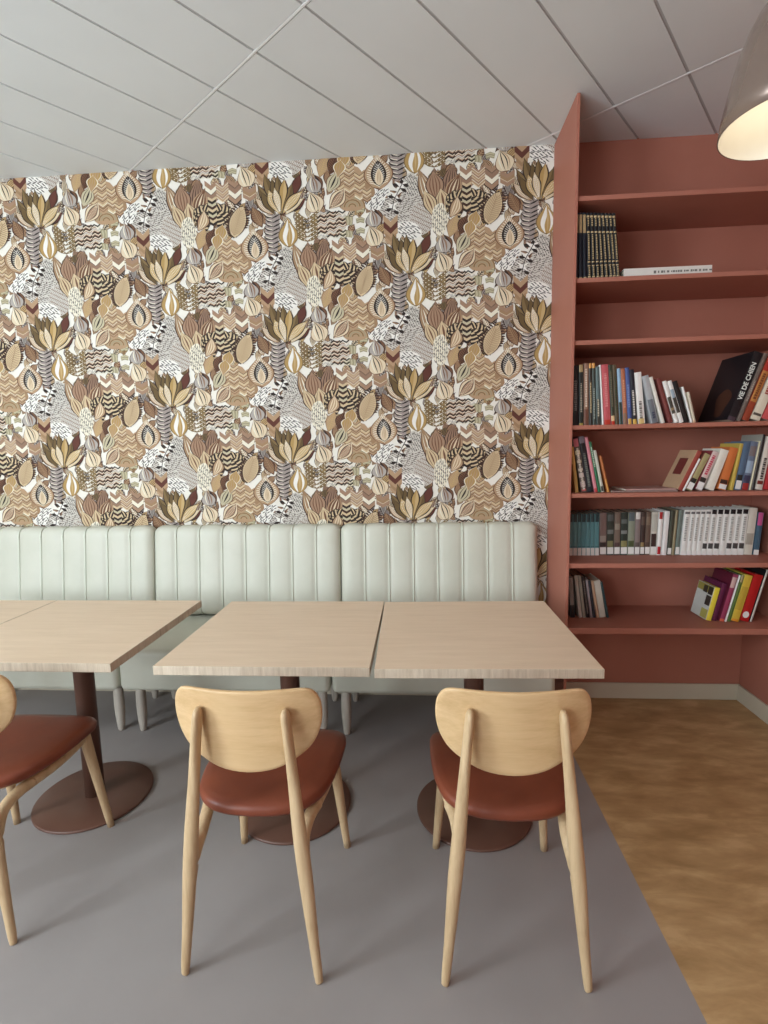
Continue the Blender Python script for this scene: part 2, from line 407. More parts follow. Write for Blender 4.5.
# background fill so little white is left between the figures
def draw():
    # small filler leaves seen between the larger figures
    rnd = random.Random(3)
    for q in range(230):
        x, y = rnd.uniform(0, 685), rnd.uniform(0, 725); a = rnd.uniform(-2.4, -0.7); L = rnd.uniform(55, 95)
        f_, c_ = rnd.choice([('tan', 'dbrown'), ('mauve', 'dbrown'), ('cream2', 'brown'), ('tan2', 'lt'), ('grey', 'ink'), ('olive', 'ink'), ('brown', 'tan'), ('cream', 'ink'), ('gold2', 'brown'), ('lav', 'ink')])
        leaf((x, y), (x + L * math.cos(a), y + L * math.sin(a)), rnd.uniform(26, 42), f_, 'dbrown', rnd.uniform(-.08, .08), 0.5, rnd.choice(['stripe', 'veins', 'stripe2']), c_, 4, 10)
    # bamboo blocks
    for cx, cy, ww, hh in ((50, 150, 74, 56), (50, 222, 70, 44), (128, 95, 48, 34), (126, 150, 48, 36), (126, 208, 50, 36)):
        up(); poly([(cx - ww / 2, cy - hh / 2 + 6), (cx, cy - hh / 2 - 5), (cx + ww / 2, cy - hh / 2 + 6), (cx + ww / 2 - 4, cy + hh / 2 - 4), (cx, cy + hh / 2 - 10), (cx - ww / 2 + 4, cy + hh / 2 - 4)], 'sage'); up()
        if ww > 60:
            for s in (-0.36, -0.14, 0.10, 0.34): stroke([(cx + s * ww, cy - hh / 2 + 4), (cx + s * ww + 3, cy), (cx + s * ww, cy + hh / 2 - 9)], 7, 'sage2', False)
        else:
            for s in (-0.25, 0.12): stroke([(cx - ww / 2 + 4, cy + s * hh), (cx, cy + s * hh - 6), (cx + ww / 2 - 4, cy + s * hh)], 6, 'sage2', False)
    blob(85, 48, 78, 48, 'tan'); up()
    for q in range(5):
        stroke([(85 + (66 - 12 * q) * math.cos(a), 72 - (60 - 11 * q) * math.sin(a)) for a in [math.pi * i / 9 for i in range(10)]], 5.5, 'sage' if q % 2 else 'olive', False)
    # labyrinth fields
    maze(315, 105, 95, 60, 0.35, 'dbrown', 'ltgrey', 0.5, 8.5, 4.0, 17)
    maze(395, 60, 62, 72, -0.5, 'dbrown', 'ltgrey', 0, 8.5, 4.0, 14)
    maze(205, 40, 55, 62, -0.95, 'ink', 'white', 0.3, 10.5, 5.4, 26)
    maze(238, 12, 58, 30, -0.8, 'ink', 'white', -0.6, 10.5, 5.2, 22)
    maze(458, 150, 66, 92, 0.9, 'brown', 'ltgrey', 0, 6.5, 3.4, 8)
    maze(385, 215, 70, 46, 0.55, 'ink', 'white', 0.4, 11, 5.6, 26)
    maze(400, 700, 46, 66, 0.9, 'ink', 'ltgrey', 0, 9, 4.2, 12)
    # tan chevron mass
    blob(78, 655, 92, 76, 'tan', 0.2, 0.08); blob(150, 715, 60, 48, 'tan2', 0, 0.06)
    for cx, y0, y1, ww in ((18, 600, 700, 52), (72, 560, 740, 56), (128, 600, 740, 56), (165, 690, 760, 46)):
        chevrons(cx, y0, y1, ww, ['tan', 'cream2', 'tan2', 'tan'], ['dbrown', None, 'lt', 'dbrown', 'brown', None, 'lt'], 14, 0.36)
    # row of chevron hearts
    chevrons(2, 245, 335, 66, ['mauve', 'lt', 'mauve2'], [None, 'ink', None], 28, 0.42)
    chevrons(66, 250, 335, 70, ['mauve', 'tan'], ['lt', 'cream'], 15, 0.42)
    chevrons(135, 240, 350, 70, ['mauve', 'mauve2', 'lt'], ['ink', None, 'ink'], 30, 0.42)
    chevrons(215, 285, 350, 74, ['mauve', 'tan2'], [None, 'cream'], 22, 0.3)
    # diamond heart
    chevrons(288, 125, 200, 76, ['tan', 'red', 'tan'], [None, None, None], 34, 0.5)
    chevrons(288, 222, 262, 60, ['tan2', 'tan'], [None, None], 22, 0.5)
    # upper leaf cluster (tall brown leaves)
    for yy in (725,):
        leaf((512, 145 + yy), (438, -118 + yy), 66, 'tan2', 'dbrown', 0.02, 0.55, 'inner', 'lt')
        leaf((590, 110 + yy), (618, -140 + yy), 76, 'mauve2', 'dbrown', 0.0, 0.55, 'stripe', 'dbrown')
        leaf((535, 80 + yy), (515, -100 + yy), 86, 'mauve', 'dbrown', 0.0, 0.55, 'stripe', 'brown')
        leaf((600, 100 + yy), (658, -80 + yy), 66, 'brown', 'tan', -0.05, 0.5, 'inner', 'cream', 7)
        leaf((575, 130 + yy), (552, -5 + yy), 84, 'cream2', 'dbrown', 0.02, 0.45, 'inner', 'brown')
        leaf((520, 150 + yy), (462, 0 + yy), 62, 'cream2', 'dbrown', 0.05, 0.5, 'inner', 'brown')
    # zebra plant
    up()
    for sx in (-1, 1):
        for (dx, dy, ln, kk) in ((112, 66, 100, .30), (104, 18, 90, .22), (80, 108, 100, .26), (62, -30, 60, .1), (40, 122, 80, .12)):
            leaf((690 + sx * 8, 50), (690 + sx * dx, 55 + dy), 44, 'cream2', 'ink', -sx * kk, 0.5, 'bands2', 'ink', 5)
    chevrons(690, -28, 110, 46, ['cream2', 'ink', 'sage2', 'dbrown'], [None, None], 15, 0.3)
    leaf((600, 160), (640, 40), 60, 'tan', 'dbrown', 0.14, 0.5, 'stripe2', 'cream', 9)
    maze(548, 165 + 725, 42, 88, 1.35, 'ink', 'lt', 0, 8.5, 3.8, 17)
    # two gray / cream bulbs
    for dx, dy in ((0, 0), (368, 160)):
        leaf((150 + dx, 190 + dy), (188 + dx, 88 + dy), 26, 'ink', 'ink', 0.12, 0.5, 'half', 'brown', 2)
        leaf((240 + dx, 180 + dy), (195 + dx, 84 + dy), 26, 'ink', 'ink', 0.14, 0.5, 'half', 'brown', 2)
        teardrop((186 + dx, 86 + dy), (205 + dx, 190 + dy), 78, 'grey', 'dbrown', [(-0.45, 'lt', 6), (0.05, 'brown', 6), (0.5, 'mauve2', 10)])
        teardrop((168 + dx, 172 + dy), (212 + dx, 296 + dy), 92, 'cream', 'brown', [(-0.25, 'ink', 6), (0.30, 'ink', 6), (0.6, 'tan', 5), (-0.6, 'lt', 8)], 0.05)
    # paired grey leaves
    leaf((640, 350), (698, 235), 70, 'sage2', 'brown', 0.04, 0.5, 'inner', 'ink', 6)
    leaf((645, 440), (735, 325), 72, 'cream', 'brown', 0.04, 0.5, 'inner', 'ink', 6)
    leaf((648, 436), (730, 332), 40, 'mauve', 'ink', 0.05, 0.5, 'dots', 'cream', 4)
    # leaf row right of centre
    leaf((598, 268), (642, 138), 56, 'tan', 'tan2', 0.0, 0.5, 'veins', 'gold2')
    leaf((655, 255), (698, 142), 58, 'brown', 'dbrown', 0.0, 0.5, 'veins', 'dbrown')
    leaf((712, 240), (742, 128), 58, 'gold', 'cream', 0.0, 0.6, 'stripe2', 'tan')
    # swirled fronds with pale dots
    up()
    for q in range(6):
        for sx in (-1, 1):
            bx = 522; y = 470 + q * 24
            stroke([(bx, y + 20), (bx + sx * 26, y + 8), (bx + sx * 52, y - 10), (bx + sx * 66, y - 30)], 19, 'olive', True)
    up()
    for q in range(6):
        for sx in (-1, 1):
            for k, (px, py) in enumerate(((16, 12), (34, 2), (50, -10), (62, -22))):
                c = (522 + sx * px, 470 + q * 24 + py); poly([(c[0] - 4, c[1]), (c[0], c[1] - 4), (c[0] + 4, c[1]), (c[0], c[1] + 4)], 'lt')
    # striped grey-mauve foliage
    blob(655, 520, 80, 66, 'mauve', 0.1, 0.06); up()
    for cx in (605, 655, 705):
        for q in range(7):
            y = 455 + q * 21
            stroke([(cx - 26, y + 12), (cx - 8, y - 2), (cx + 12, y + 10), (cx + 27, y - 2)], 8, 'ink' if (q + cx // 50) % 3 else 'ltgrey', False)
            stroke([(cx - 26, y + 20), (cx - 8, y + 7), (cx + 12, y + 18), (cx + 27, y + 8)], 4, 'lt', False)
    # trunk
    up(); poly([(300, 452), (375, 448), (366, 560), (352, 670), (315, 672), (288, 560)], 'lav')
    for q in range(9):
        y = 462 + q * 24; xo = 6 * math.sin(q)
        up(); stroke([(288 + xo, y - 12), (305 + xo, y + 4), (330 + xo, y + 8)], 8, 'ink', True)
        stroke([(330 + xo, y + 12), (352 + xo, y + 2), (372 + xo, y - 8)], 9, 'ink', True)
        stroke([(298 + xo, y - 8), (318 + xo, y), (330, y + 2)], 4, 'lt', False)
    # gold pod
    leaf((418, 640), (418, 470), 96, 'gold', 'olive', 0.0, 0.40, None)
    pos = leafshape((418, 640), (418, 470), 84, 0, 14, 0.40)
    stroke([pos(0.05 + 0.85 * i / 10, -0.35 - 0.12 * math.sin(i * 0.6)) for i in range(11)], 24, 'white')
    stroke([pos(0.10 + 0.70 * i / 10, 0.62) for i in range(11)], 14, 'white')
    stroke([pos(0.10 + 0.80 * i / 10, 0.15) for i in range(11)], 9, 'gold2')
    # spiked leaf
    FAT[0] = True
    leaf((112, 572), (172, 392), 92, 'cream2', 'dbrown', 0.0, 0.48, 'veins', 'tan2')
    up()
    sp = leafshape((112, 572), (172, 392), 92, 0, 14, 0.48)
    for q in range(13):
        t = 0.08 + 0.86 * q / 12
        for sd_ in (-1, 1):
            if sd_ > 0 and t < 0.35: continue
            a = sp(t, sd_ * 0.92); b2 = a + (sp(t, sd_ * 2.0) - sp(t, 0)).normalized() * 24 + Vector((0, -9))
            stroke([a, (a + b2) / 2 + Vector((0, -2)), b2], 10, 'dbrown', True)
    FAT[0] = False
    leaf((276, 522), (222, 398), 56, 'brown', 'dbrown', 0.0, 0.5, 'veins', 'tan2')
    # flame leaf
    leaf((232, 716), (222, 512), 140, 'tan', 'brown', 0.0, 0.42, 'veins', 'lt')
    FAT[0] = True
    leaf((232, 694), (226, 556), 74, 'ink', 'ink', 0.0, 0.45, 'veins', 'ltgrey')
    leaf((232, 690), (230, 598), 36, 'cream', 'cream', 0.0, 0.4, 'stripe2', 'tan')
    FAT[0] = False
    # gold leaf at the left
    leaf((10, 640), (30, 540), 56, 'gold', 'lt', 0.0, 0.6, 'stripe2', 'tan')
    # palm fan, back leaves first
    b0 = (384, 462)
    leaf(b0, (256, 276), 38, 'olive2', 'dbrown', -0.05, 0.62, 'half', 'olive')
    leaf(b0, (516, 316), 42, 'mauve2', 'dbrown', 0.05, 0.6, 'stripe', 'grey')
    leaf(b0, (298, 226), 42, 'olive', 'ink', -0.03, 0.66, 'half', 'olive2')
    leaf(b0, (496, 240), 42, 'red', 'dbrown', 0.03, 0.76, None)
    leaf(b0, (450, 282), 40, 'olive', 'ink', 0.03, 0.6, 'half', 'olive2')
    leaf(b0, (338, 250), 38, 'olive2', 'ink', -0.02, 0.62, None)
    leaf(b0, (370, 232), 36, 'olive', 'ink', 0.0, 0.66, 'half', 'olive2')
    leaf(b0, (408, 258), 40, 'gold', 'ink', 0.0, 0.66, 'half', 'gold2')
    leaf(b0, (524, 374), 44, 'red', 'ink', 0.0, 0.62, None)
    leaf((340, 456), (240, 350), 42, 'tan', 'dbrown', -0.02, 0.5, 'stripe', 'lt')
    leaf((352, 458), (276, 318), 38, 'olive2', 'ink', -0.03, 0.55, None)
    leaf((378, 458), (318, 312), 52, 'gold2', 'ink', -0.03, 0.56, 'dots', 'lt')
    leaf((380, 455), (350, 300), 38, 'cream2', 'ink', 0.0, 0.55, 'dots', 'white')
    leaf((402, 460), (518, 368), 40, 'cream2', 'ink', -0.05, 0.5, 'dots', 'lt')
    leaf((390, 452), (510, 330), 48, 'gold2', 'ink', -0.04, 0.52, 'dots', 'lt')
    # sprig of small dark leaves over white stars
    for cx, cy in ((312, 20), (298, 78), (346, -30), (345, 700)):
        up(); poly([(cx - 34, cy - 24), (cx - 2, cy - 8), (cx + 34, cy - 20), (cx + 12, cy + 4), (cx + 28, cy + 30), (cx - 2, cy + 14), (cx - 28, cy + 24), (cx - 12, cy)], 'white')
    up(); stroke([(352, -36), (330, 6), (308, 48), (294, 118)], 4, 'ink', False)
    for (x, y, x2, y2) in ((340, -20, 300, -40), (338, -16, 378, 8), (352, -30, 350, -62), (318, 36, 274, 26), (316, 42, 352, 60), (303, 92, 262, 104), (300, 104, 334, 124), (352, -34, 388, -22)):
        up(); leaf((x, y), (x2, y2), 15, 'ink', 'ink', 0, 0.6, None, ew=2, n=8)
draw()
PX, PZ = 0.675 / 685.0, 0.660 / 725.0
AX, AZ, AU, AV = -0.052, 2.467, 380.0, 330.0      # motif point (AU, AV) sits at wall (AX, AZ)
nlay = layer[0] + 1
wall_bm = bmesh.new(); cl = wall_bm.loops.layers.float_color.new('print')
x_lo, x_hi, z_lo, z_hi = LX, BX, 0.0, CZ
eps = 0.0022 / nlay
vlay = {}
for i in range(-7, 4):
    for j in range(-8, 9):
        ox = AX + 0.675 * i; oz = AZ - 0.330 * i - 0.660 * j
        if ox + 0.5 < LX - 0.03 or ox - 0.5 > x_hi or oz - 0.5 > z_hi or oz + 0.55 < 0.1: continue
        for pts, c, la in motif:
            ws = [(ox + (u - AU) * PX, oz - (v - AV) * PZ) for u, v in pts]
            if max(p[0] for p in ws) < LX or min(p[0] for p in ws) > x_hi or min(p[1] for p in ws) > z_hi or max(p[1] for p in ws) < (0.12 if max(p[0] for p in ws) > 0.5 else 0.95): continue
            y = WY - 0.0012 - eps * la
            vs = [wall_bm.verts.new((x, y, z)) for x, z in ws]
            try: f = wall_bm.faces.new(vs)
            except ValueError: continue
            k = lin(c)
            for lp in f.loops: lp[cl] = k
for co, no in (((x_hi - 0.001, 0, 0), (1, 0, 0)), ((0, 0, z_hi), (0, 0, 1)), ((0, 0, 0.093), (0, 0, -1)), ((LX, 0, 0), (-1, 0, 0))):
    bmesh.ops.bisect_plane(wall_bm, geom=list(wall_bm.verts) + list(wall_bm.edges) + list(wall_bm.faces), plane_co=co, plane_no=no, clear_outer=True)
bmesh.ops.recalc_face_normals(wall_bm, faces=wall_bm.faces)
for f in wall_bm.faces:
    if f.normal.y > 0: f.normal_flip()
ground = bmesh.new(); box(ground, LX, BX, WY - 0.001, WY, 0.093, CZ)
wp = finish('wallpaper', ground, MAT['white_ground'], wall_back)
pr = finish('foliage_print', wall_bm, MAT['print_paper'], wp)

# ------------------------------------------------------------------ bookcase
bc = thing('bookcase', 'tall built-in salmon pink bookcase with seven fixed shelves in the right corner', 'bookcase', (BX, WY, 0))
def bc_part(name, x0, x1, y0, y1, z0, z1, bev=0.0015):
    bm = bmesh.new(); box(bm, x0 - BX, x1 - BX, y0 - WY, y1 - WY, z0, z1, bevel=bev)
    return finish(name, bm, MAT['salmon'], bc)
FY = 2.474
bc_part('side_panel', BX, BX + 0.014, 2.464, WY - 0.0005, 0.0, CZ - 0.001)
SHELF = {'one': 2.530, 'two': 2.183, 'three': 1.910, 'four': 1.526, 'five': 1.205, 'six': 0.866, 'seven': 0.543}
for k, z in SHELF.items():
    bc_part('shelf', BX + 0.014, WX - 0.0005, FY + 0.001, WY - 0.0005, z - {'six': 0.023, 'seven': 0.030}.get(k, 0.020), z)

# ------------------------------------------------------------------ banquettes
BW = 1.075
def superprofile(pts, n=5): return spline(pts, n)
def banquette_back(bm):
    """channelled pad: eight vertical flutes"""
    prof = spline([(0, 0.100, 0.520), (0, 0.040, 0.516), (0, 0.008, 0.540), (0, 0.0, 0.60), (0, 0.018, 0.75), (0, 0.036, 0.90), (0, 0.044, 0.975), (0, 0.058, 1.012), (0, 0.088, 1.026), (0, 0.118, 1.022), (0, 0.126, 0.99)], 4)
    nch = 8; per = 8; W = BW - 0.006; cols = nch * per
    grid = []
    for i in range(cols + 1):
        x = -W / 2 + W * i / cols; t = (i % per) / per
        bul = math.sqrt(max(0.0, 1 - (2 * t - 1) ** 2)) if i % per else 0.0
        e = min(i, cols - i) / 3.0; edge = 0.014 * (1 - min(1, e)) ** 2
        col = []
        for j, p in enumerate(prof):
            a = prof[max(j - 1, 0)]; b2 = prof[min(j + 1, len(prof) - 1)]
            tt = (b2 - a).normalized(); nn = Vector((0, -tt.z, tt.y))
            q = p + nn * (0.011 * bul - 0.011 - edge)
            col.append(bm.verts.new((x, q.y, q.z)))
        grid.append(col)
    for i in range(cols):
        for j in range(len(prof) - 1):
            f = bm.faces.new((grid[i][j], grid[i + 1][j], grid[i + 1][j + 1], grid[i][j + 1])); f.smooth = True
    for col, s in ((grid[0], 1), (grid[-1], -1)):
        bm.faces.new(col if s > 0 else col[::-1])
    n = len(prof) - 1
    for i in range(cols):
        bm.faces.new((grid[i][n], grid[i + 1][n], grid[i + 1][0], grid[i][0]))
    return prof, W
def make_banquette():
    t = thing('banquette', '', 'banquette', (0, 0, 0))
    bm = bmesh.new(); prof, W = banquette_back(bm); recalc(bm)
    b = finish('backrest', bm, MAT['sage'], t, loc=(0, 2.708, 0))
    for k in range(1, 8):
        x = -W / 2 + W * k / 8
        bm = bmesh.new()
        tube(bm, [(x, p.y + 0.008, p.z) if j < 8 * 3 else (x, p.y + 0.004, p.z - 0.006) for j, p in enumerate(prof)][4:-6], [0.0042] * (len(prof) - 10), 8)
        recalc(bm); finish('piping', bm, MAT['sage_piping'], b)
    bm = bmesh.new(); box(bm, -BW / 2 + 0.004, BW / 2 - 0.004, 2.325, 2.836, 0.255, 0.470, bevel=0.03, seg=5)
    for vtx in bm.verts:
        if vtx.co.z > 0.4: vtx.co.z += 0.045 * max(0.0, (vtx.co.y - 2.325) / 0.51) 
    s = finish('seat', bm, MAT['sage'], t, True)
    for sx in (-1, 1):
        for y in (2.415, 2.76):
            bm = bmesh.new(); lathe(bm, [(0.020, 0.256), (0.024, 0.21), (0.0255, 0.16), (0.0245, 0.10), (0.021, 0.05), (0.016, 0.008), (0.012, 0.0)][::-1], 24)
            recalc(bm); l = finish('leg', bm, MAT['greyleg'], t, loc=(sx * (BW / 2 - 0.060), y, 0))
    return t
bq = make_banquette()
bq_spots = [(-2.0615, 'pale green channel-backed banquette cut off by the left edge of the photo'),
            (-0.9865, 'pale green channel-backed banquette in the middle of the three, behind the central table'),
            (0.0885, 'pale green channel-backed banquette beside the bookcase, right end of the bench row')]
for i, (x, lab) in enumerate(bq_spots):
    o = bq if i == 0 else copy_tree(bq)
    o.location = (x, 0, 0); o['label'] = lab; o['group'] = 'banquettes along the wallpapered wall'

# ------------------------------------------------------------------ tables
TZ = 0.745
def make_table():
    t = thing('cafe_table', '', 'table')
    bm = bmesh.new(); h = 0.357
    box(bm, -h, h, -h, h, TZ - 0.031, TZ, 0, 0.0012, 1)
    for f in bm.faces:
        if abs(f.normal.z) < 0.9 if f.normal.length else False: f.material_index = 1
    bm.normal_update()
    for f in bm.faces: f.material_index = 1 if abs(f.normal.z) < 0.8 else 0
    finish('tabletop', bm, [MAT['oak_top'], MAT['oak_edge']], t)
    bm = bmesh.new(); box(bm, -0.20, 0.20, -0.20, 0.20, TZ - 0.039, TZ - 0.0315, bevel=0.002)
    finish('mounting_plate', bm, MAT['brown_metal'], t)
    bm = bmesh.new(); lathe(bm, [(0.038, 0.012), (0.038, 0.70), (0.042, TZ - 0.039)], 36); recalc(bm)
    finish('column', bm, MAT['brown_metal'], t)
    bm = bmesh.new(); lathe(bm, [(0.222, 0.0), (0.226, 0.003), (0.226, 0.009), (0.222, 0.012), (0.10, 0.0135), (0.05, 0.0145), (0.0, 0.0145)], 64, cap=False)
    recalc(bm); finish('base', bm, MAT['brown_metal'], t)
    return t
tb = make_table()
tb_spots = [(-2.112, 1.910, 0.0, 'pale oak cafe table cut off by the left edge of the photo'),
            (-1.395, 1.909, 0.0, 'pale oak cafe table left of the open gap, its round brown base fully seen'),
            (-0.5285, 1.896, 0.25, 'pale oak cafe table in the centre, its left edge on the open gap'),
            (0.1945, 1.897, 1.35, 'pale oak cafe table nearest the bookcase, set slightly askew')]
for i, (x, y, r, lab) in enumerate(tb_spots):
    o = tb if i == 0 else copy_tree(tb)
    o.location = (x, y, 0); o.rotation_euler = (0, 0, math.radians(r)); o['label'] = lab; o['group'] = 'cafe tables in front of the banquettes'

# ------------------------------------------------------------------ chairs
def seat_outline(f=1.0, n=6):
    half = [(0, -.181), (.075, -.174), (.135, -.150), (.178, -.103), (.201, -.03), (.210, .05), (.213, .13), (.211, .18), (.199, .208), (.165, .227), (.09, .235), (0, .237)]
    ring = [(x, y, 0) for x, y in half] + [(-x, y, 0) for x, y in half[-2:0:-1]]
    ring = ring + [ring[0]]
    out = spline(ring, n)[:-1]
    return [(p.x * f, (p.y - 0.01) * f + 0.01) for p in out]
def make_chair():
    t = thing('dining_chair', '', 'chair')
    # cushion
    bm = bmesh.new()
    levels = [(0.94, 0.434), (0.985, 0.436), (1.0, 0.443), (1.0, 0.453), (0.985, 0.461), (0.95, 0.466), (0.85, 0.469), (0.6, 0.469), (0.3, 0.467), (0.05, 0.466)]
    rs = []
    for f, z in levels:
        rs.append([bm.verts.new((x, y, z + (0.010 * (y - 0.1) / 0.2 if y > 0.1 else 0) * 0 )) for x, y in seat_outline(f)])
    n = len(rs[0])
    for r0, r1 in zip(rs, rs[1:]):
        for k in range(n):
            f = bm.faces.new((r0[k], r0[(k + 1) % n], r1[(k + 1) % n], r1[k])); f.smooth = True
    bm.faces.new(rs[-1]); bm.faces.new(rs[0][::-1]); recalc(bm)
    finish('seat', bm, MAT['brown_leather'], t)
    bm = bmesh.new(); r0 = [bm.verts.new((x, y, 0.424)) for x, y in seat_outline(0.90)]; r1 = [bm.verts.new((x, y, 0.4338)) for x, y in seat_outline(0.95)]
    for k in range(n): bm.faces.new((r0[k], r0[(k + 1) % n], r1[(k + 1) % n], r1[k])).smooth = True
    bm.faces.new(r1); bm.faces.new(r0[::-1]); recalc(bm); finish('seat_board', bm, MAT['beech'], t)
    # curved plywood backrest
    half = [(0.0, 0.0), (0.11, 0.000), (0.168, 0.003), (0.192, 0.018), (0.204, 0.045), (0.207, 0.082), (0.202, 0.118), (0.191, 0.148), (0.172, 0.176), (0.138, 0.203), (0.080, 0.231), (0.0, 0.241)]
    ring = [(x, z, 0) for x, z in half] + [(-x, z, 0) for x, z in half[-2:0:-1]]; ring += [ring[0]]
    out = spline(ring, 4)[:-1]
    def place(x, dz, thick):
        z = 0.8125 - dz * 1.005; lean = 0.10 * (0.70 - z)
        return (x * 0.99, -0.197 + lean + 1.05 * x * x + thick, z)
    bm = bmesh.new(); N = len(out); fr = []; cx, cz = 0.0, 0.105
    fl = [(1.0, 0.0015, 1.0), (1.0, 0.0, 0.992)]
    def rings_at(thk, s):
        return [bm.verts.new(place(cx + (p.x - cx) * s, cz + (p.y - cz) * s, thk)) for p in out]
    seq = [(0.0, 0.03), (0.0, 0.25), (0.0, 0.5), (0.0, 0.75), (0.0, 0.93), (0.0, 0.985), (0.003, 1.0), (0.010, 1.0), (0.013, 0.985), (0.013, 0.93), (0.013, 0.75), (0.013, 0.5), (0.013, 0.25), (0.013, 0.03)]
    rr = [rings_at(a, s) for a, s in seq]
    for q, (a, b2) in enumerate(zip(rr, rr[1:])):
        for k in range(N):
            f = bm.faces.new((a[k], a[(k + 1) % N], b2[(k + 1) % N], b2[k])); f.smooth = True
            f.material_index = 1 if q in (5, 6, 7) else 0
    bm.faces.new(rr[0]); bm.faces.new(rr[-1][::-1]); recalc(bm)
    finish('backrest', bm, [MAT['beech_back'], MAT['ply_edge']], t)
    # legs
    for s in (-1, 1):
        bm = bmesh.new()
        path = spline([(s * .189, -.238, .0), (s * .175, -.232, .14), (s * .1605, -.226, .30), (s * .149, -.222, .42), (s * .1375, -.215, .55), (s * .1275, -.209, .66), (s * .1185, -.205, .752), (s * .118, -.205, .767)], 5)
        rad = []
        for p in path:
            z = p.z
            r = 0.0118 + 0.0085 * math.exp(-((z - 0.36) / 0.24) ** 2)
            if z > 0.742: r *= max(0.35, math.sqrt(max(0, 1 - ((z - 0.742) / 0.028) ** 2)))
            if z < 0.012: r *= 0.85
            rad.append((r, r * (0.88 + 0.75 * max(0.0, min(1.0, (z - 0.55) / 0.15)))))
        tube(bm, path, rad, 20, a0=(1, 0, 0)); 
        br = spline([(s * .161, -.224, .275), (s * .153, -.207, .340), (s * .146, -.174, .382), (s * .151, -.122, .401), (s * .164, -.07, .406)], 5)
        tube(bm, br, [0.016 + 0.002 * min(1, i / 8) for i in range(len(br))], 16)
        recalc(bm); l = finish('leg', bm, MAT['beech'], t, True)
        rm = l.modifiers.new('blend', 'REMESH'); rm.mode = 'VOXEL'; rm.voxel_size = 0.0035; rm.use_smooth_shade = True
        sm = l.modifiers.new('soften', 'SMOOTH'); sm.factor = 0.6; sm.iterations = 8
        bm = bmesh.new()
        path = spline([(s * .164, -.072, .406), (s * .174, .02, .404), (s * .172, .11, .404), (s * .162, .185, .404)], 5)
        tube(bm, path, [(0.014, 0.018)] * len(path), 16, a0=(1, 0, 0)); recalc(bm); finish('side_rail', bm, MAT['beech'], t, True)
        bm = bmesh.new()
        path = [Vector((s * .1925, .243, 0.0)).lerp(Vector((s * .160, .185, .420)), i / 10) for i in range(11)]
        tube(bm, path, [0.0125 + 0.0075 * (i / 10) for i in range(11)], 20, a0=(1, 0, 0)); recalc(bm)
        finish('leg', bm, MAT['beech'], t, True)
    bm = bmesh.new(); tube(bm, [(-.158, .186, .400), (0, .19, .400), (.158, .186, .400)], [(0.010, 0.016)] * 3, 16); recalc(bm)
    finish('front_rail', bm, MAT['beech'], t, True)
    return t
ch = make_chair()
ch_spots = [(-1.412, 1.498, 0.4, 'beech chair with a russet seat, cut off by the left edge of the photo'),
            (-0.478, 1.440, -0.5, 'beech chair with a russet seat, drawn up to the central table'),
            (0.234, 1.453, 0.8, 'beech chair with a russet seat, drawn up to the table nearest the bookcase')]
for i, (x, y, r, lab) in enumerate(ch_spots):
    o = ch if i == 0 else copy_tree(ch)
    o.location = (x, y, 0); o.rotation_euler = (0, 0, math.radians(r)); o['label'] = lab; o['group'] = 'beech chairs facing the banquettes'

# ------------------------------------------------------------------ pendant lamp
LZ = 0.80; px, py, pz = 1.206 * LZ, 1.851 * LZ, 1.435 + LZ
lamp = thing('pendant_lamp', 'taupe bell-shaped pendant lamp with a white lining hanging at the top right', 'lamp', (px, py, pz))
outer = [(0.171, 0.0), (0.166, 0.045), (0.156, 0.095), (0.146, 0.14), (0.135, 0.185), (0.117, 0.235), (0.099, 0.27), (0.078, 0.300), (0.05, 0.322), (0.03, 0.332), (0.012, 0.334)]
bm = bmesh.new(); lathe(bm, outer, 72, cap=False); recalc(bm); o = finish('shade', bm, MAT['taupe'], lamp, True)
sd = o.modifiers.new('thickness', 'SOLIDIFY'); sd.thickness = 0.0012; sd.offset = 0
bm = bmesh.new(); lathe(bm, [(r - 0.0022, z + 0.0004) for r, z in outer[:-1]] + [(0.0, 0.3316)], 72, cap=False); recalc(bm)
for f in bm.faces: f.normal_flip()
finish('shade_lining', bm, MAT['enamel'], lamp, True)
bm = bmesh.new(); lathe(bm, [(0.006, 0.200), (0.02, 0.203), (0.021, 0.25), (0.018, 0.31), (0.008, 0.328)], 24); recalc(bm); finish('lamp_holder', bm, MAT['black'], lamp, True)
bm = bmesh.new(); lathe(bm, [(0.001, 0.118), (0.015, 0.122), (0.026, 0.135), (0.030, 0.152), (0.026, 0.172), (0.016, 0.19), (0.013, 0.202)], 28); recalc(bm); finish('bulb', bm, MAT['bulb'], lamp, True)
bm = bmesh.new(); tube(bm, [(0, 0, 0.33), (0, 0, CZ - pz - 0.022)], [0.003, 0.003], 10); recalc(bm); finish('cord', bm, MAT['black'], lamp, True)
bm = bmesh.new(); lathe(bm, [(0.045, CZ - pz - 0.024), (0.05, CZ - pz - 0.020), (0.05, CZ - pz - 0.0005)], 32); recalc(bm); finish('ceiling_rose', bm, MAT['taupe'], lamp, False)
pl = bpy.data.lights.new('bulb_light', 'POINT'); pl.energy = 0.45; pl.color = (1.0, 0.88, 0.68); pl.shadow_soft_size = 0.03
po = bpy.data.objects.new('bulb_light', pl); COL.objects.link(po); po.location = (px, py, pz + 0.10)

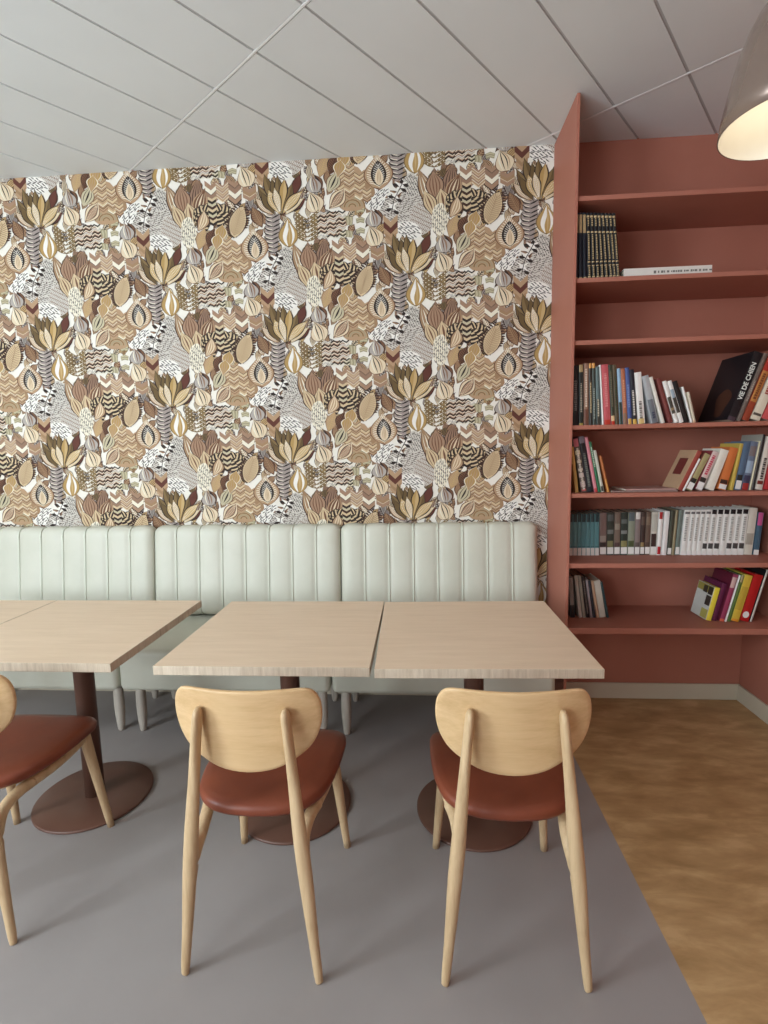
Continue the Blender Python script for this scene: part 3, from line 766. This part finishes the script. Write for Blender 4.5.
# ------------------------------------------------------------------ books
def corners(x, wd, h, tilt):
    a = math.radians(tilt); piv = x + wd / math.cos(a) if a > 0 else x
    lo = -wd if a > 0 else 0.0
    return [(piv + u * math.cos(a) + v_ * math.sin(a), -u * math.sin(a) + v_ * math.cos(a)) for u, v_ in ((lo, 0), (lo + wd, 0), (lo + wd, h), (lo, h))]
def clash(P, Q):
    for A in (P, Q):
        for i in range(4):
            ex, ez = A[(i + 1) % 4][0] - A[i][0], A[(i + 1) % 4][1] - A[i][1]; nx, nz = ez, -ex
            p = [u * nx + v_ * nz for u, v_ in P]; q = [u * nx + v_ * nz for u, v_ in Q]
            if max(p) <= min(q) + 1e-7 or max(q) <= min(p) + 1e-7: return False
    return True
SIDE = [(BX - 1, -0.1), (BX + 0.0146, -0.1), (BX + 0.0146, 0.5), (BX - 1, 0.5)]
WALLR = [(WX - 0.0006, -0.1), (WX + 1, -0.1), (WX + 1, 0.5), (WX - 0.0006, 0.5)]
def settle(items):
    """nudge a run of books (x, width, height, tilt) along the shelf until none cuts into its neighbour"""
    lean_right = sum(i[3] for i in items) > 20
    out = [None] * len(items); prev = [WALLR if lean_right else SIDE]
    order = range(len(items) - 1, -1, -1) if lean_right else range(len(items))
    for k in order:
        x, wd, h, tl = items[k][:4]; n = 0
        while any(clash(corners(x, wd, h, tl), q) for q in prev[-3:]) and n < 400:
            x += -0.0004 if lean_right else 0.0004; n += 1
        prev.append(corners(x, wd, h, tl)); out[k] = x
    return out
def book(x, wd, h, tilt, y, z, depth, col, label, group, bands=(), sticker=None, face=None, text=None, back=None):
    """x: lower left of the spine as it meets the shelf; tilt > 0 leans right"""
    wd = wd - 0.0012; a = math.radians(tilt)
    t = thing('book', label, 'book', group=group)
    if a > 0: piv = x + wd / math.cos(a); lo = -wd
    else: piv = x; lo = 0.0
    t.location = (piv, y, z + 0.0002); t.rotation_euler = (0, a, 0)
    c = 0.0022
    bm = bmesh.new(); k = bm.loops.layers.float_color.new('print')
    def paint(fs, cc):
        for f in fs:
            for lp in f.loops: lp[k] = lin(cc)
    left_c = face or col; right_c = back or col
    # boards
    for x0, x1, cc in ((lo, lo + c, left_c), (lo + wd - c, lo + wd, right_c)):
        paint(box(bm, x0, x1, 0.002, depth, 0, h), cc)
    # rounded spine, one strip of quads per colour band
    cuts = sorted({0.0, 1.0} | {q for b_ in bands for q in b_[:2]})
    ns = 5; arc = [(lo + wd * i / ns, 0.0026 * (1 - math.sin(math.pi * i / ns)) ) for i in range(ns + 1)]
    for q0, q1 in zip(cuts, cuts[1:]):
        mid = (q0 + q1) / 2; cc = col
        for b_ in bands:
            if b_[0] <= mid <= b_[1]: cc = b_[2]
        for (xa, ya), (xb, yb) in zip(arc, arc[1:]):
            f = bm.faces.new([bm.verts.new(p) for p in ((xa, ya, q0 * h), (xb, yb, q0 * h), (xb, yb, q1 * h), (xa, ya, q1 * h))])
            paint([f], cc)
    if text:      # rows of small unreadable marks along the spine
        for tc, q0, q1 in (text if isinstance(text, list) else [text]):
            s = q0 * h
            while s < q1 * h:
                l = random.uniform(0.004, 0.011)
                paint(box(bm, lo + wd * 0.30, lo + wd * 0.70, -0.0005, 0.0004, s, min(s + l, q1 * h)), tc); s += l + 0.0025
    finish('cover', bm, MAT['book_cover'], t)
    bm = bmesh.new(); box(bm, lo + c, lo + wd - c, 0.0035, depth - 0.003, 0.0025, h - 0.003)
    finish('pages', bm, MAT['page'], t)
    if sticker:
        bm = bmesh.new(); box(bm, lo + wd * 0.06, lo + wd * 0.94, -0.0007, 0.0006, sticker[0] * h, sticker[1] * h)
        finish('library_label', bm, MAT['sticker'], t)
    return t, lo, wd
Z2, Z4, Z5, Z6, Z7 = (SHELF[k] + 0.0 for k in ('two', 'four', 'five', 'six', 'seven'))
ORD = ['first', 'second', 'third', 'fourth', 'fifth', 'sixth', 'seventh', 'eighth', 'ninth', 'tenth', 'eleventh', 'twelfth']
BLK = (24, 24, 28); NAVY = (28, 34, 46); GOLD = (196, 172, 128)

# top row: matching black volumes with gilt bands
gold_run = [(0.7100 + 0.0160 * i, 0.0156, 0.290 - 0.001 * i, max(-6.2, -0.9 - 0.65 * i)) for i in range(11)]
gold_x = settle(gold_run)
for i in range(11):
    x, wd_, h, tl = gold_x[i], *gold_run[i][1:]
    if i < 3: bands = [(0.0, 0.68, NAVY), (0.70, 0.97, GOLD), (0.01, 0.04, GOLD)]; tx = None
    else: bands = [(0.03, 0.05, GOLD), (0.20, 0.215, GOLD), (0.255, 0.275, GOLD), (0.70, 0.725, GOLD), (0.93, 0.96, GOLD)]; tx = [((170, 150, 112), 0.06, 0.19), ((176, 156, 116), 0.30, 0.68), ((176, 156, 116), 0.80, 0.92)]
    lab = ('dark blue volume with a gilt top band, %s from left, second shelf down' % ORD[i]) if i < 3 else ('black volume with gilt lettering, %s from left, second shelf down' % ORD[i])
    book(x, wd_, h, tl, 2.500, Z2, 0.19, BLK if i > 2 else NAVY, lab, 'black gilt volumes on the second shelf down', bands, text=tx)
# white book lying flat
lay = thing('book', 'thick white hardback lying flat right of the black gilt volumes', 'book', (0.929, 2.498, Z2 + 0.0003))
bm = bmesh.new(); k_ = bm.loops.layers.float_color.new('print')
for a in ((0, 0.382, 0.0, 0.235, 0, 0.003), (0, 0.382, 0.0, 0.235, 0.035, 0.038), (0, 0.382, 0.0, 0.003, 0.003, 0.035)):
    for f in box(bm, *a):
        for lp in f.loops: lp[k_] = lin((226, 222, 214))
finish('cover', bm, MAT['book_cover'], lay)
bm = bmesh.new(); box(bm, 0.003, 0.379, 0.003, 0.232, 0.003, 0.035); finish('pages', bm, MAT['page'], lay)
bm = bmesh.new(); s = 0.130
while s < 0.372:
    l = random.uniform(0.004, 0.012); hh = random.uniform(0.006, 0.010) * (1.25 if s < 0.19 else 1.0)
    box(bm, s, s + l, -0.0006, 0.0, 0.0185 - hh / 2, 0.0185 + hh / 2); s += l + random.choice((0.0025, 0.0025, 0.008))
finish('spine_lettering', bm, MAT['ink_grey'], lay)

# rows: (x, width, height, tilt, colour, bands, sticker, face, text, back, label)
def row(items, y, z, depth, group):
    out = []
    items = [(it[0], it[1] * 0.965) + tuple(it[2:]) for it in items]
    xs_ = settle(items)
    for x, it in zip(xs_, items):
        _, wd, h, tl, col, lab = it[:6]; kw = it[6] if len(it) > 6 else {}
        out.append(book(x, wd, h, tl, kw.pop('y', y), z, kw.pop('d', depth), col, lab, group, **kw))
    return out
W_ = (240, 238, 232); CR = (214, 204, 182); ST = (0.02, 0.20)
G4 = 'upright books on the fourth shelf down'
row([(0.7215, 0.0285, 0.278, -1.6, BLK, 'thick black book against the bookcase side, fourth shelf down', dict(text=((120, 120, 118), 0.25, 0.75))),
     (0.7508, 0.0218, 0.280, -1.6, (44, 50, 48), 'black-green book with a pale title, second on the fourth shelf down', dict(text=((170, 166, 150), 0.22, 0.70), bands=[(0.88, 1.0, (196, 176, 130)), (0.0, 0.04, (190, 170, 90))])),
     (0.7734, 0.0228, 0.286, -1.6, (150, 116, 96), 'brown book with a cream title on the fourth shelf down', dict(text=((214, 196, 176), 0.30, 0.92), bands=[(0.0, 0.26, (112, 74, 60))])),
     (0.7968, 0.0155, 0.286, -2.2, (52, 46, 40), 'dark book with an orange top, left of its twin, fourth shelf down', dict(bands=[(0.92, 1.0, (222, 160, 84))], text=((190, 170, 130), 0.2, 0.7))),
     (0.8128, 0.0160, 0.286, -2.4, (64, 72, 66), 'dark book with an orange top, right of its twin, fourth shelf down', dict(bands=[(0.92, 1.0, (222, 160, 84))], text=((150, 160, 150), 0.1, 0.6))),
     (0.8294, 0.0185, 0.268, -2.9, (98, 116, 116), 'grey-teal book just left of the pink-red one, fourth shelf down', dict(bands=[(0.0, 0.45, (58, 54, 46))], text=((190, 184, 160), 0.15, 0.45))),
     (0.8498, 0.0082, 0.278, -4.6, W_, 'thin white book touching the pink-red one, fourth shelf down'),
     (0.8585, 0.0325, 0.278, -4.7, (196, 92, 98), 'thick pink-red book on the fourth shelf down', dict(text=((222, 140, 140), 0.3, 0.85), bands=[(0.0, 0.08, (190, 60, 44))])),
     (0.8920, 0.0195, 0.276, -4.8, (62, 66, 52), 'dark green book right of the pink-red one', dict(bands=[(0.0, 0.06, (196, 50, 34)), (0.06, 0.15, (228, 196, 150))], text=((110, 104, 84), 0.3, 0.9))),
     (0.9123, 0.0195, 0.276, -4.8, (88, 74, 54), 'olive brown book left of the light blue one, fourth shelf down', dict(text=((60, 70, 50), 0.2, 0.8))),
     (0.9326, 0.0175, 0.258, -4.9, (150, 182, 206), 'light blue book with a dark green foot, fourth shelf down', dict(bands=[(0.0, 0.40, (50, 66, 56))])),
     (0.9510, 0.0200, 0.257, -5.0, (178, 108, 78), 'rust orange book left of the royal blue one', dict(bands=[(0.0, 0.2, (140, 110, 90))], text=((210, 150, 120), 0.3, 0.8))),
     (0.9718, 0.0200, 0.261, -5.2, (76, 96, 152), 'royal blue book with a yellow label at its foot', dict(bands=[(0.0, 0.10, (222, 176, 84))], text=((120, 140, 190), 0.3, 0.7))),
     (0.9926, 0.0215, 0.252, -5.6, (38, 40, 48), 'black book with white lettering, between the royal blue and the thick white ones', dict(bands=[(0.0, 0.09, (222, 184, 90))], text=((210, 206, 196), 0.16, 0.62))),
     (1.0152, 0.0330, 0.238, -6.6, W_, 'thick white book in the middle of the fourth shelf down', dict(bands=[(0.0, 0.10, (222, 196, 130))], text=((120, 112, 104), 0.10, 0.45))),
     (1.0852, 0.0315, 0.225, -14.2, (176, 180, 182), 'silver grey book leaning left on the thick white one', dict(bands=[(0.0, 0.5, (112, 118, 124))], text=((60, 70, 90), 0.1, 0.24))),
     (1.1270, 0.0170, 0.222, -17.0, (232, 228, 216), 'white book leaning on the silver grey one, fourth shelf down'),
     (1.1605, 0.0215, 0.215, -17.6, (120, 62, 58), 'maroon book leaning left on the fourth shelf down'),
     (1.1870, 0.0205, 0.202, -18.6, W_, 'white book with a dark landscape band, right beside the maroon one', dict(bands=[(0.22, 0.62, (74, 70, 62)), (0.30, 0.36, (150, 130, 100))])),
     (1.2100, 0.0205, 0.202, -18.6, W_, 'white book with a dark landscape band, right beside the black leaning one', dict(bands=[(0.24, 0.60, (66, 62, 56)), (0.60, 0.80, (150, 166, 178))])),
     (1.2338, 0.0215, 0.200, -18.6, (34, 30, 30), 'black book leaning left, right of the two white landscape ones'),
     (1.2592, 0.0105, 0.172, -16.4, W_, 'thin white book leaning on the black one, fourth shelf down'),
     (1.2715, 0.0130, 0.145, -14.6, CR, 'small thin cream book ending the leaning run, fourth shelf down', dict(bands=[(0, 0.08, (222, 180, 140))]))],
    2.508, Z4, 0.17, G4)
r = row([(1.4170, 0.0400, 0.322, 18.5, (26, 26, 30), 'big black book with VIE DE CHIEN on the spine, leaning right', dict(d=0.255, bands=[(0.0, 0.06, (80, 64, 72))])),
         (1.4605, 0.0200, 0.318, 18.8, (112, 100, 92), 'grey-brown book between the big black one and the orange-brown one', dict(text=((160, 150, 140), 0.3, 0.6))),
         (1.4828, 0.0330, 0.300, 19.2, (150, 66, 44), 'orange-brown book with a gold title, leaning right', dict(bands=[(0.30, 0.78, (188, 130, 70)), (0.78, 1.0, (170, 48, 40))], text=((120, 70, 40), 0.34, 0.74))),
         (1.5200, 0.0440, 0.290, 19.8, (226, 216, 194), 'thick cream book with a small dark mark, leaning right at the photo edge', dict(text=((166, 72, 58), 0.42, 0.72), bands=[(0.07, 0.11, (90, 84, 76))])),
         (1.5685, 0.0440, 0.245, 20.4, (196, 84, 84), 'pink-red book leaning right behind the cream one, fourth shelf down')],
        2.508, Z4, 0.2, 'large books leaning right on the fourth shelf down')
t0, lo0, wd0 = r[0]
tx = bpy.data.curves.new('spine_title', 'FONT'); tx.body = 'VIE DE CHIEN'; tx.size = 0.0285; tx.offset = 0.0007; tx.extrude = 0.0003; tx.align_x = 'CENTER'; tx.align_y = 'CENTER'
to = bpy.data.objects.new('spine_title', tx); COL.objects.link(to); to.parent = t0
to.rotation_euler = Matrix(((0, -1, 0), (0, 0, -1), (1, 0, 0))).to_euler()
to.location = (lo0 + wd0 / 2, -0.0008, 0.322 * 0.58); tx.materials.append(MAT['ink_white'])
bpy.context.view_layer.update()
tm = bpy.data.meshes.new_from_object(to.evaluated_get(bpy.context.evaluated_depsgraph_get()))
tn = bpy.data.objects.new('spine_title', tm); COL.objects.link(tn); tn.parent = t0; tn.location = to.location; tn.rotation_euler = to.rotation_euler
bpy.data.objects.remove(to); tn.name = 'spine_title'
# faint figure printed on the black cover
bm = bmesh.new(); k_ = bm.loops.layers.float_color.new('print')
rg = [(0.10 + 0.055 * math.cos(a) * (1 + .25 * math.sin(3 * a)), 0.085 + 0.07 * math.sin(a)) for a in [2 * math.pi * i / 18 for i in range(18)]]
f = bm.faces.new([bm.verts.new((lo0 - 0.0003, yy, zz)) for yy, zz in rg])
for lp in f.loops: lp[k_] = lin((74, 46, 34))
finish('cover_picture', bm, MAT['book_cover'], t0)

G5 = 'books leaning left on the fifth shelf down'
row([(0.7480, 0.0165, 0.222, -7.4, (206, 166, 96), 'yellow-ochre book against the bookcase side, fifth shelf down'),
     (0.7705, 0.0280, 0.262, -10.6, (98, 88, 78), 'black and cream patterned book with a pink top', dict(bands=[(0.85, 1.0, (190, 104, 116)), (0.70, 0.78, (206, 196, 160)), (0.55, 0.60, (196, 186, 160)), (0.40, 0.45, (214, 206, 190)), (0.28, 0.36, (214, 196, 196)), (0.1, 0.2, (196, 176, 176)), (0.02, 0.06, (200, 96, 96))], text=((226, 218, 204), 0.05, 0.82))),
     (0.8025, 0.0290, 0.272, -10.8, (38, 38, 44), 'black book with a grey title between patterned and pink books', dict(bands=[(0.88, 1.0, (120, 112, 122))], text=((110, 116, 108), 0.1, 0.7))),
     (0.8345, 0.0165, 0.270, -11.6, (212, 136, 146), 'pink book on the fifth shelf down', dict(bands=[(0.0, 0.07, (190, 70, 70))])),
     (0.8535, 0.0130, 0.248, -12.0, (50, 112, 76), 'green book right of the pink one', dict(text=((190, 200, 180), 0.5, 0.9))),
     (0.8680, 0.0150, 0.205, -12.4, (196, 196, 180), 'pale green-white book with a dark label, right of the green one', dict(bands=[(0.02, 0.14, (70, 66, 60))])),
     (0.8985, 0.0125, 0.180, -13.8, (176, 106, 60), 'slim orange-brown book, last of the leaning run by the magazines', dict(bands=[(0, 0.35, (206, 150, 76))]))],
    2.528, Z5, 0.15, G5)
mg = [('thin grey magazine lying flat, bottom of the flat pair', (0.918, 2.520, Z5 + 0.0003), 0.30, 0.20, 0.006, (150, 128, 120), -1.5),
      ('thin pinkish magazine lying flat on top of the grey one', (0.985, 2.530, Z5 + 0.0068), 0.235, 0.18, 0.007, (186, 150, 142), 1.0)]
for lab, loc, lx, ly, lz, c, rz in mg:
    t = thing('magazine', lab, 'magazine', loc, math.radians(rz), 'magazines on the fifth shelf down')
    bm = bmesh.new(); k_ = bm.loops.layers.float_color.new('print')
    for a in ((0, lx, 0, ly, 0, 0.0008), (0, lx, 0, ly, lz - 0.0008, lz), (0, lx, 0, 0.0006, 0.0008, lz - 0.0008)):
        for f in box(bm, *a):
            for lp in f.loops: lp[k_] = lin(c)
    finish('cover', bm, MAT['book_cover'], t)
    bm = bmesh.new(); box(bm, 0.001, lx - 0.001, 0.0007, ly - 0.001, 0.0008, lz - 0.0008); finish('pages', bm, MAT['page'], t)
G5b = 'books leaning right on the fifth shelf down'
BL = [(0.20, 0.32, (46, 44, 40))]
r = row([(1.2330, 0.0245, 0.202, 24.0, (158, 74, 64), 'tan hardback with a maroon square on its cover and a red spine', dict(face=(190, 156, 124), d=0.165)),
     (1.2605, 0.0100, 0.165, 24.2, W_, 'thin white book right of the tan hardback'),
     (1.2720, 0.0310, 0.186, 24.6, (166, 156, 112), 'olive book with a black dot and white label', dict(bands=BL, sticker=ST, face=(140, 84, 70))),
     (1.3370, 0.0345, 0.192, 21.5, (216, 196, 190), 'white book with pink lettering and a black dot', dict(bands=BL, sticker=ST, text=((196, 70, 90), 0.4, 0.9), face=(140, 60, 66))),
     (1.3750, 0.0400, 0.197, 17.6, (230, 226, 212), 'thick plain white book, fifth shelf down'),
     (1.4195, 0.0400, 0.203, 13.6, (204, 116, 62), 'orange book with a dark dot at its foot', dict(bands=[(0.14, 0.24, (60, 40, 34))], sticker=(0.02, 0.13))),
     (1.4640, 0.0175, 0.222, 8.8, (196, 170, 80), 'slim yellow book between the orange and blue ones'),
     (1.4835, 0.0300, 0.226, 8.0, (84, 108, 132), 'slate blue book with a black dot and white label', dict(bands=BL, sticker=ST)),
     (1.5155, 0.0345, 0.229, 7.8, (104, 118, 138), 'blue picture-spined book with a red foot', dict(bands=[(0, 0.14, (160, 50, 46)), (0.14, 0.3, (60, 60, 84)), (0.35, 0.6, (150, 170, 190)), (0.7, 0.9, (120, 110, 110))])),
     (1.5520, 0.0080, 0.232, 7.8, (216, 208, 176), 'thin cream book right of the blue picture-spined one'),
     (1.5625, 0.0135, 0.262, 7.6, (36, 34, 34), 'tall dark book right of the thin cream one', dict(face=(150, 148, 138))),
     (1.5790, 0.0330, 0.250, 8.2, (214, 206, 194), 'cream book with dark lettering beside the red one', dict(text=((60, 56, 54), 0.2, 0.6), bands=[(0.1, 0.17, (120, 50, 40))])),
     (1.6160, 0.0300, 0.232, 7.0, (178, 52, 56), 'red book at the photo edge, fifth shelf down')],
    2.528, Z5, 0.16, G5b)
t0, lo0, wd0 = r[0]
bm = bmesh.new(); k_ = bm.loops.layers.float_color.new('print')
for f in box(bm, lo0 - 0.0004, lo0, 0.045, 0.125, 0.075, 0.160):
    for lp in f.loops: lp[k_] = lin((112, 50, 46))
finish('cover_panel', bm, MAT['book_cover'], t0)

# sixth shelf: teal set, journals with picture spines, white set
TEAL = (98, 150, 156)
xs = [0.7385 + 0.0220 * i for i in range(9)]
for i in range(len(xs) - 1):
    book(xs[i], xs[i + 1] - xs[i], 0.218, -1.2, 2.660, Z6, 0.155, TEAL,
         'teal volume with a dark top and white label, %s from left, sixth shelf' % ORD[i], 'teal volumes on the sixth shelf down',
         bands=[(0.80, 1.0, (44, 66, 70)), (0.20, 0.22, (60, 110, 118))], sticker=(0.0, 0.18))
jl = [(0.9160, 0.0352, -1.2, (128, 108, 102), [(0.2, 0.3, (60, 52, 50)), (0.32, 0.46, (160, 150, 140))], 'grey-mauve picture spine next to the teal volumes'),
      (0.9525, 0.0350, -1.0, (58, 62, 54), [(0.2, 0.34, (130, 128, 90)), (0.5, 0.6, (120, 124, 120)), (0.8, 0.95, (90, 96, 94))], 'dark green picture spine, second journal on the sixth shelf down'),
      (0.9885, 0.0305, -0.8, (120, 104, 92), [(0.0, 0.05, (66, 48, 40)), (0.2, 0.3, (90, 70, 66)), (0.6, 0.74, (150, 140, 124))], 'brown picture spine, third journal on the sixth shelf down'),
      (1.0200, 0.0352, -0.6, (48, 58, 52), [(0.2, 0.34, (140, 136, 90)), (0.5, 0.58, (130, 134, 130)), (0.74, 0.84, (96, 104, 100))], 'dark green picture spine, fourth journal on the sixth shelf down'),
      (1.0562, 0.0335, -0.4, (140, 146, 128), [(0.2, 0.34, (80, 90, 60)), (0.8, 1.0, (90, 100, 104))], 'pale green-grey picture spine, fifth journal on the sixth shelf down'),
      (1.0906, 0.0262, -0.2, (140, 126, 122), [(0.84, 1.0, (224, 220, 212)), (0.2, 0.3, (100, 90, 84))], 'mauve-grey picture spine with a white top, sixth shelf down'),
      (1.1178, 0.0222, 0.0, (66, 52, 48), [(0.2, 0.3, (150, 130, 90)), (0.7, 0.9, (100, 84, 74))], 'dark brown picture spine, seventh journal on the sixth shelf down'),
      (1.1410, 0.0262, 0.3, (104, 86, 74), [(0.2, 0.3, (80, 66, 56)), (0.7, 0.9, (126, 108, 92))], 'mid brown picture spine, eighth journal on the sixth shelf down'),
      (1.1682, 0.0305, 0.4, (206, 202, 190), [(0.2, 0.5, (60, 44, 42)), (0.55, 0.95, (190, 188, 176))], 'white picture spine with a dark lower half, left of the red and white book')]
for x, wd, tl, c, bd, lab in jl:
    book(x, wd, 0.222, tl, 2.660, Z6, 0.155, c, lab, 'picture-spined journals on the sixth shelf down', bands=bd, sticker=(0.03, 0.19))
row([(1.1995, 0.0210, 0.222, 1.2, W_, 'white book with red bands top and bottom', dict(bands=[(0.84, 1.0, (170, 44, 44)), (0.02, 0.20, (178, 40, 46))])),
     (1.2220, 0.0260, 0.226, 2.2, (234, 232, 228), 'plain white book right of the red-banded one'),
     (1.2500, 0.0210, 0.230, 2.6, (74, 76, 64), 'dark olive book left of the tan one, sixth shelf down', dict(sticker=(0.02, 0.16))),
     (1.2725, 0.0145, 0.232, 2.7, (150, 138, 108), 'slim tan book, sixth shelf down'),
     (1.2885, 0.0215, 0.232, 2.9, (116, 128, 120), 'grey-green book left of the white set', dict(sticker=(0.02, 0.18)))], 2.655, Z6, 0.15, 'upright books in the middle of the sixth shelf down')
ws = [1.3120, 1.3420, 1.3660, 1.3900, 1.4150, 1.4420, 1.4710, 1.5010, 1.5310, 1.5610, 1.5910, 1.6210]
for i in range(11):
    blk = i > 4
    bd = [(0.90, 1.0, (22, 22, 26))] if blk else [(0.91, 0.96, (110, 110, 108))]
    if blk and i not in (7,) or i == 4: bd += [(0.14, 0.26, (74, 72, 70))]
    book(ws[i], ws[i + 1] - ws[i] - 0.0006, 0.232, 3.4, 2.650, Z6, 0.15, (234, 234, 228),
         ('white volume with a black cap, %s of the capped six' % ORD[i - 5]) if blk else ('white volume with a small grey top mark, %s of the uncapped five' % ORD[i]),
         'white volumes on the sixth shelf down', bands=bd, text=((168, 168, 162), 0.32, 0.84), sticker=(0.0, 0.10))
row([(1.6220, 0.0400, 0.238, 3.4, (212, 206, 192), 'tall cream book with a grey plant motif, right of the white set', dict(bands=[(0.22, 0.46, (168, 160, 146))])),
     (1.6650, 0.0290, 0.214, 3.6, (70, 98, 116), 'blue book with a pink top at the right end of the sixth shelf down', dict(bands=[(0.70, 1.0, (196, 88, 140))], sticker=(0.0, 0.12)))], 2.650, Z6, 0.15, 'upright books in the middle of the sixth shelf down')

G7 = 'books leaning left on the lowest shelf'
row([(0.7440, 0.0130, 0.140, -1.5, CR, 'low cream book against the bookcase side, lowest shelf'),
     (0.7680, 0.0260, 0.222, -4.2, (40, 38, 40), 'black book with a white spine panel, lowest shelf', dict(bands=[(0.30, 0.96, (150, 146, 142))])),
     (0.8120, 0.0180, 0.226, -7.6, (196, 194, 184), 'off-white book left of its grey-white neighbour, lowest shelf'),
     (0.8320, 0.0160, 0.226, -7.9, (160, 156, 142), 'grey-white book on the lowest shelf'),
     (0.8500, 0.0180, 0.220, -8.2, (44, 38, 38), 'dark speckled book in the middle of the left run, lowest shelf', dict(text=((120, 110, 104), 0.1, 0.9))),
     (0.8700, 0.0125, 0.204, -8.6, (170, 162, 166), 'slim lilac-grey book on the lowest shelf'),
     (0.8840, 0.0140, 0.200, -9.2, (58, 62, 70), 'dark slate book on the lowest shelf'),
     (0.8985, 0.0140, 0.199, -10.0, (206, 170, 140), 'peach-cream book on the lowest shelf'),
     (0.9150, 0.0330, 0.199, -10.5, (208, 204, 190), 'thick off-white book near the right end of the left run, lowest shelf'),
     (0.9500, 0.0120, 0.192, -11.6, (54, 76, 78), 'dark teal book closing the left run, lowest shelf')], 2.628, Z7, 0.15, G7)
r = row([(1.4180, 0.0290, 0.172, 12.0, (232, 214, 70), 'yellow book with a grey and black squared cover, lowest shelf', dict(face=(196, 198, 190), d=0.145, y=2.585)),
     (1.4480, 0.0250, 0.195, 12.4, (96, 34, 66), 'plum book right of the yellow squared one', dict(y=2.585)),
     (1.4750, 0.0270, 0.245, 12.8, (150, 62, 92), 'raspberry book with white marks near its top', dict(bands=[(0.72, 0.94, (206, 176, 170)), (0, 0.06, (214, 110, 80))], face=(96, 30, 50))),
     (1.5050, 0.0080, 0.243, 12.9, W_, 'thin white book left of the green one, lowest shelf'),
     (1.5150, 0.0155, 0.243, 12.9, (86, 112, 54), 'green book on the lowest shelf', dict(bands=[(0.85, 1.0, (170, 160, 120))])),
     (1.5310, 0.0390, 0.240, 13.0, (212, 180, 66), 'thick golden yellow book on the lowest shelf', dict(bands=[(0.0, 0.05, (228, 150, 50)), (0.25, 0.75, (190, 160, 60))], face=(214, 200, 90))),
     (1.5720, 0.0450, 0.242, 13.2, (176, 28, 28), 'thick red book with a round cream emblem', {}),
     (1.6210, 0.0120, 0.270, 13.4, (196, 190, 180), 'tall pale grey book closing the right run, lowest shelf', dict(face=(30, 28, 30), d=0.2))], 2.570, Z7, 0.16, 'books leaning right on the lowest shelf')
t0, lo0, wd0 = r[0]
bm = bmesh.new(); k_ = bm.loops.layers.float_color.new('print')
for (y0, y1, z0, z1, c) in ((0.004, 0.142, 0.132, 0.170, (150, 140, 70)), (0.006, 0.045, 0.126, 0.166, (40, 38, 30)), (0.052, 0.088, 0.128, 0.164, (44, 42, 34)), (0.006, 0.048, 0.070, 0.120, (50, 48, 40)), (0.005, 0.060, 0.004, 0.050, (176, 168, 90))):
    for f in box(bm, lo0 - 0.0004 - (0.0003 if c[0] < 60 else 0), lo0, y0, y1, z0, z1):
        for lp in f.loops: lp[k_] = lin(c)
finish('cover_squares', bm, MAT['book_cover'], t0)
t0, lo0, wd0 = r[6]
bm = bmesh.new(); rg = [bm.verts.new((lo0 + wd0 * 0.45 + 0.015 * math.cos(a), -0.0006, 0.034 + 0.017 * math.sin(a))) for a in [2 * math.pi * i / 20 for i in range(20)]]
bm.faces.new(rg); finish('emblem', bm, MAT['sticker'], t0)
